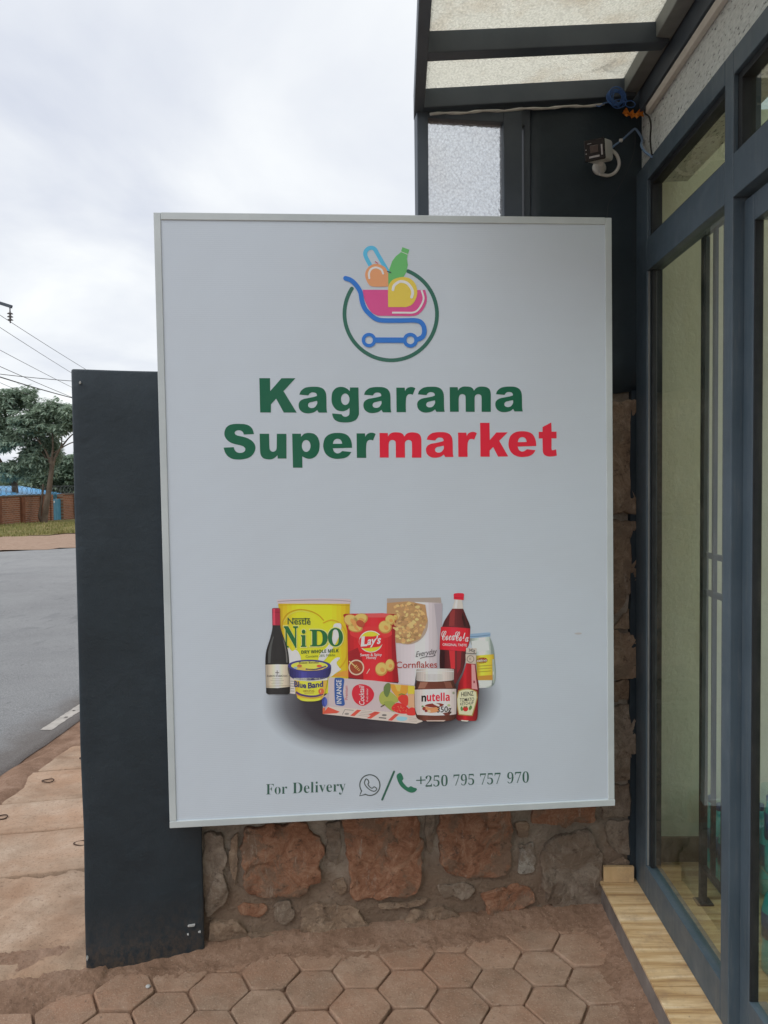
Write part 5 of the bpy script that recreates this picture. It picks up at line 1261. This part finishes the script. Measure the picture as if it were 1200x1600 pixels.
# ------------------------------------------------------------------ trees
def m_leaf(name, c1, c2):
    t = MT(name); c = t.ramp(t.noise(t.pos(), 1.6, 4, .6), [(.3, c1), (.7, c2)])
    t.b.inputs['Transmission Weight'].default_value = 0
    t.fin(c, .5, None, .35)
    tl = t.n('ShaderNodeBsdfTranslucent'); t.l(c, tl.inputs[0]); ms = t.n('ShaderNodeMixShader'); ms.inputs[0].default_value = .42
    t.l(t.b.outputs[0], ms.inputs[1]); t.l(tl.outputs[0], ms.inputs[2]); t.l(ms.outputs[0], t.out.inputs[0]); return t.m
M_LEAF1 = m_leaf('mango_leaves', (.25, .33, .25), (.40, .49, .37))
M_LEAF2 = m_leaf('dark_leaves', (.21, .29, .21), (.32, .41, .30))
M_LEAF3 = m_leaf('feathery_leaves', (.25, .33, .235), (.35, .44, .32))
M_BARK = mat_simple('grey_brown_bark', (.10, .075, .055), (.19, .145, .11), 3, .9, .6, 14, .03, .1)
def tree(name, label, base, trunks, lobes, ncl, mat, seed, leaf=(.30, .065), droop=.9, group='trees across the road', nl=9):
    rnd = random.Random(seed)
    t = empty(name, label, 'tree', base, (0, 0, 0), group)
    for pts, r0, r1 in trunks:
        bm = bmesh.new(); sp = smooth_pts(pts, 6); n = len(sp)
        sp = [p + Vector((.04 * noise.noise(p * 1.3), .04 * noise.noise(p * 1.3 + Vector((9, 0, 0))), 0)) * min(1, i / 6) for i, p in enumerate(sp)]
        tube(bm, sp, [r0 + (r1 - r0) * (i / (n - 1)) ** .8 for i in range(n)], 8)
        obj('trunk' if r0 > .1 else 'branch', bm, M_BARK, t)
    V, F = [], []
    tot = sum(l[3] * l[4] * l[5] for l in lobes)
    for (cx_, cy_, cz_, rx, ry, rz) in [(l[0], l[1], l[2], l[3], l[4], l[5]) for l in lobes]:
        for _ in range(int(ncl * rx * ry * rz / tot)):
            while True:
                d = Vector((rnd.uniform(-1, 1), rnd.uniform(-1, 1), rnd.uniform(-1, 1)))
                if .2 < d.length < 1: break
            d *= .55 + .45 * rnd.random()
            d *= 1 + .35 * noise.noise(Vector((d.x * 2 + cx_, d.y * 2, d.z * 2 + cz_)))
            c = Vector((cx_ + d.x * rx, cy_ + d.y * ry, cz_ + d.z * rz))
            if noise.noise(c * .8 + Vector((seed, 0, 0))) < -.30: continue
            for k in range(nl):
                a_ = rnd.uniform(0, 6.28); dn = rnd.uniform(-.35, 1.0) * droop
                dr_ = Vector((math.cos(a_), math.sin(a_), -dn)).normalized()
                sd_ = dr_.cross(Vector((0, 0, 1))); sd_ = sd_.normalized() if sd_.length > .01 else Vector((1, 0, 0))
                sd_ = (sd_ + Vector((0, 0, rnd.uniform(-.6, .6)))).normalized()
                L = leaf[0] * rnd.uniform(.7, 1.25); w_ = leaf[1] * rnd.uniform(.7, 1.2)
                o = c + dr_ * rnd.uniform(0, .10); b = len(V)
                V += [tuple(o), tuple(o + dr_ * L * .45 + sd_ * w_), tuple(o + dr_ * L + Vector((0, 0, -.04))), tuple(o + dr_ * L * .45 - sd_ * w_)]
                F.append((b, b + 1, b + 2, b + 3))
    me = bpy.data.meshes.new('crown'); me.from_pydata(V, [], F); obj('crown', me, mat, t)
    return t
def at(px, D): return (px - 623.) / 1210. * D * 1.0
# forked street tree in front of the wall
D = 46.0; bx_ = at(62, D)
tree('street_tree', 'forked tree with tall bare trunk and high leafy crown in front of the brick wall', (bx_, D, -.85),
     [([(0, 0, 0), (.15, 0, .9), (.38, 0, 2.2), (.55, 0, 3.2), (.62, 0, 4.2)], .22, .13), ([(-.02, 0, .25), (-.28, .1, .7), (-.18, .2, 1.4), (-.1, .3, 2.6)], .12, .05),
      ([(.56, 0, 3.2), (.9, 0, 4.3), (1.5, .1, 5.2), (2.0, .2, 5.7)], .09, .03), ([(.58, 0, 3.5), (.3, 0, 4.5), (-.4, .1, 5.4), (-1.0, 0, 5.9)], .09, .03), ([(.62, 0, 4.0), (.75, -.1, 5.0), (.7, -.1, 6.0)], .08, .03),
      ([(.60, 0, 3.8), (1.1, .2, 4.8), (1.2, .2, 6.0)], .06, .02), ([(.45, 0, 3.9), (-.1, .2, 4.7), (-.2, .1, 6.0)], .05, .02), ([(.7, 0, 4.4), (1.7, 0, 5.0), (2.6, 0, 5.2)], .05, .02)],
     [(-.6, 0, 6.4, 1.3, 1.3, 1.05), (.7, .2, 6.9, 1.3, 1.2, .95), (1.9, 0, 6.6, 1.1, 1.2, .95), (2.7, .1, 6.1, .9, 1, .8), (.1, -.4, 5.9, 1.0, .8, .5), (1.5, -.4, 5.9, 1.0, .8, .45)], 1500, M_LEAF1, 2)
D = 44.0
tree('mango_tree', 'broad drooping mango tree at the left edge, taller than the forked tree', (at(-25, D), D + 3, -.8),
     [([(0, 0, 0), (.1, 0, 1.5), (0, 0, 3.4)], .3, .16), ([(0, 0, 2.6), (.8, 0, 4.0), (1.4, 0, 5.2)], .14, .05), ([(0, 0, 2.8), (-.9, 0, 4.2), (-1.5, 0, 5.6)], .14, .05)],
     [(.2, 0, 7.6, 1.5, 1.4, .9), (1.4, -.2, 6.5, 1.4, 1.3, 1.2), (2.2, 0, 4.9, 1.0, 1.2, 1.0), (.4, -.6, 4.9, 1.6, 1.2, 1.1), (-1.0, 0, 5.9, 1.4, 1.4, 1.6), (1.9, -.5, 4.0, 1.4, 1, 1.0), (.3, -.6, 3.6, 1.6, 1, .9), (.9, -.3, 8.0, .9, .9, .6)], 3200, M_LEAF1, 5, droop=1.1)
D = 56.0
tree('dark_tree', 'dense dark green tree behind the forked tree and the gate', (at(96, D), D, -1.),
     [([(0, 0, 0), (.1, 0, 1.6), (0, 0, 3.0)], .25, .14)],
     [(-.3, 0, 3.6, 2.2, 1.6, 1.6), (1.2, 0, 4.0, 1.5, 1.5, 1.4), (-1.8, 0, 2.7, 1.6, 1.3, 1.2), (1.0, 0, 2.2, 1.2, 1.2, .8)], 2400, M_LEAF2, 8, leaf=(.30, .075))
D = 52.0
tree('feathery_tree', 'pale feathery-leaved tree low behind the blue roofed house', (at(8, D), D + 5, -.9),
     [([(0, 0, 0), (.1, 0, 1.6), (.1, 0, 2.8)], .2, .1)],
     [(-.6, 0, 3.0, 1.9, 1.4, 1.1), (1.2, 0, 2.9, 1.7, 1.3, .9), (2.9, .1, 3.2, 1.6, 1.2, .8), (-2.2, 0, 3.1, 1.5, 1.2, 1.2)], 2200, M_LEAF3, 12, leaf=(.22, .03), droop=.3, nl=11)
D = 75.0
tree('far_tree', 'dark distant tree seen low between the trunks', (at(55, D), D, -1.3),
     [([(0, 0, 0), (.1, 0, 2), (0, 0, 4)], .3, .15)],
     [(0, 0, 3.2, 3.4, 2, 1.9), (-3.0, 0, 3.4, 2.6, 2, 2.2), (3.0, 0, 2.8, 2.4, 2, 1.5)], 1500, M_LEAF2, 15, leaf=(.42, .12))

# ------------------------------------------------------------------ overhead line
D = 15.0
def sp_(px, py, D): return Vector((at(px, D), D, 1.55 - (py - (755.4 + (623 - px) * .0109)) / 1210. * D))
up_ = empty('utility_pole', 'utility pole arm with a hanging insulator at the left edge', 'utility pole', (sp_(-60, 0, D).x, D, 0))
M_POLE = mat_simple('weathered_pole', (.10, .085, .07), (.16, .14, .12), 3, .85, .4)
def up_loc(p): return p - up_.location
bm = bmesh.new(); tube(bm, [(0, .12, -.5), (0, .12, 7.5)], [.14, .10], 12); obj('pole', bm, M_POLE, up_)
bm = bmesh.new(); bar(bm, up_loc(sp_(-95, 445, D)), up_loc(sp_(21, 482, D)), .05, .06, .004); obj('crossarm', bm, M_BEAM, up_)
M_INS = mat_simple('grey_porcelain', (.10, .10, .10), (.16, .155, .15), 8, .3, 0, spec=.5)
bm = bmesh.new(); tp = up_loc(sp_(18.5, 483, D)); prof = [(.012, -.27), (.012, -.235)]
for k in range(3): z = -.22 + k * .06; prof += [(.018, z), (.058, z + .006), (.050, z + .016), (.018, z + .034)]
prof += [(.012, -.03), (.012, .02)]
lathe(bm, prof, 14, tp); obj('insulator', bm, M_INS, up_)
def wire(p0, D0, p1, D1, rad, sag, label):
    a_, b = sp_(*p0, D0), sp_(*p1, D1); d = b - a_; a2 = a_ - d * .6; b2 = b + d * .9
    bm = bmesh.new(); n = 24
    rad *= .6
    tube(bm, [a2.lerp(b2, k / n) + Vector((0, 0, -sag * 4 * (k / n) * (1 - k / n) + sag * .93)) for k in range(n + 1)], rad, 5)
    tag(obj('overhead_wire', bm, M_BLKCAB), label, 'wire', 'overhead wires')
wire((19, 504), 15, (132, 575), 21, .009, .05, 'topmost thin overhead wire, hanging from the insulator')
wire((0, 511), 15, (109, 580), 21, .009, .05, 'second overhead wire from the top')
wire((0, 547), 15, (111, 604), 21, .009, .05, 'third overhead wire from the top')
wire((0, 573), 15, (109, 619), 21, .011, .05, 'fourth overhead wire from the top, sloping down to the pillar')
wire((0, 585), 17, (111, 595), 20, .013, .06, 'nearly level dark overhead cable crossing the sloping wires')
wire((0, 590), 16, (111, 621), 22, .022, .08, 'thickest overhead cable, lowest of the dark ones')
wire((23, 608), 17, (60, 622), 22, .008, .03, 'faint low overhead wire just above the tree crowns')
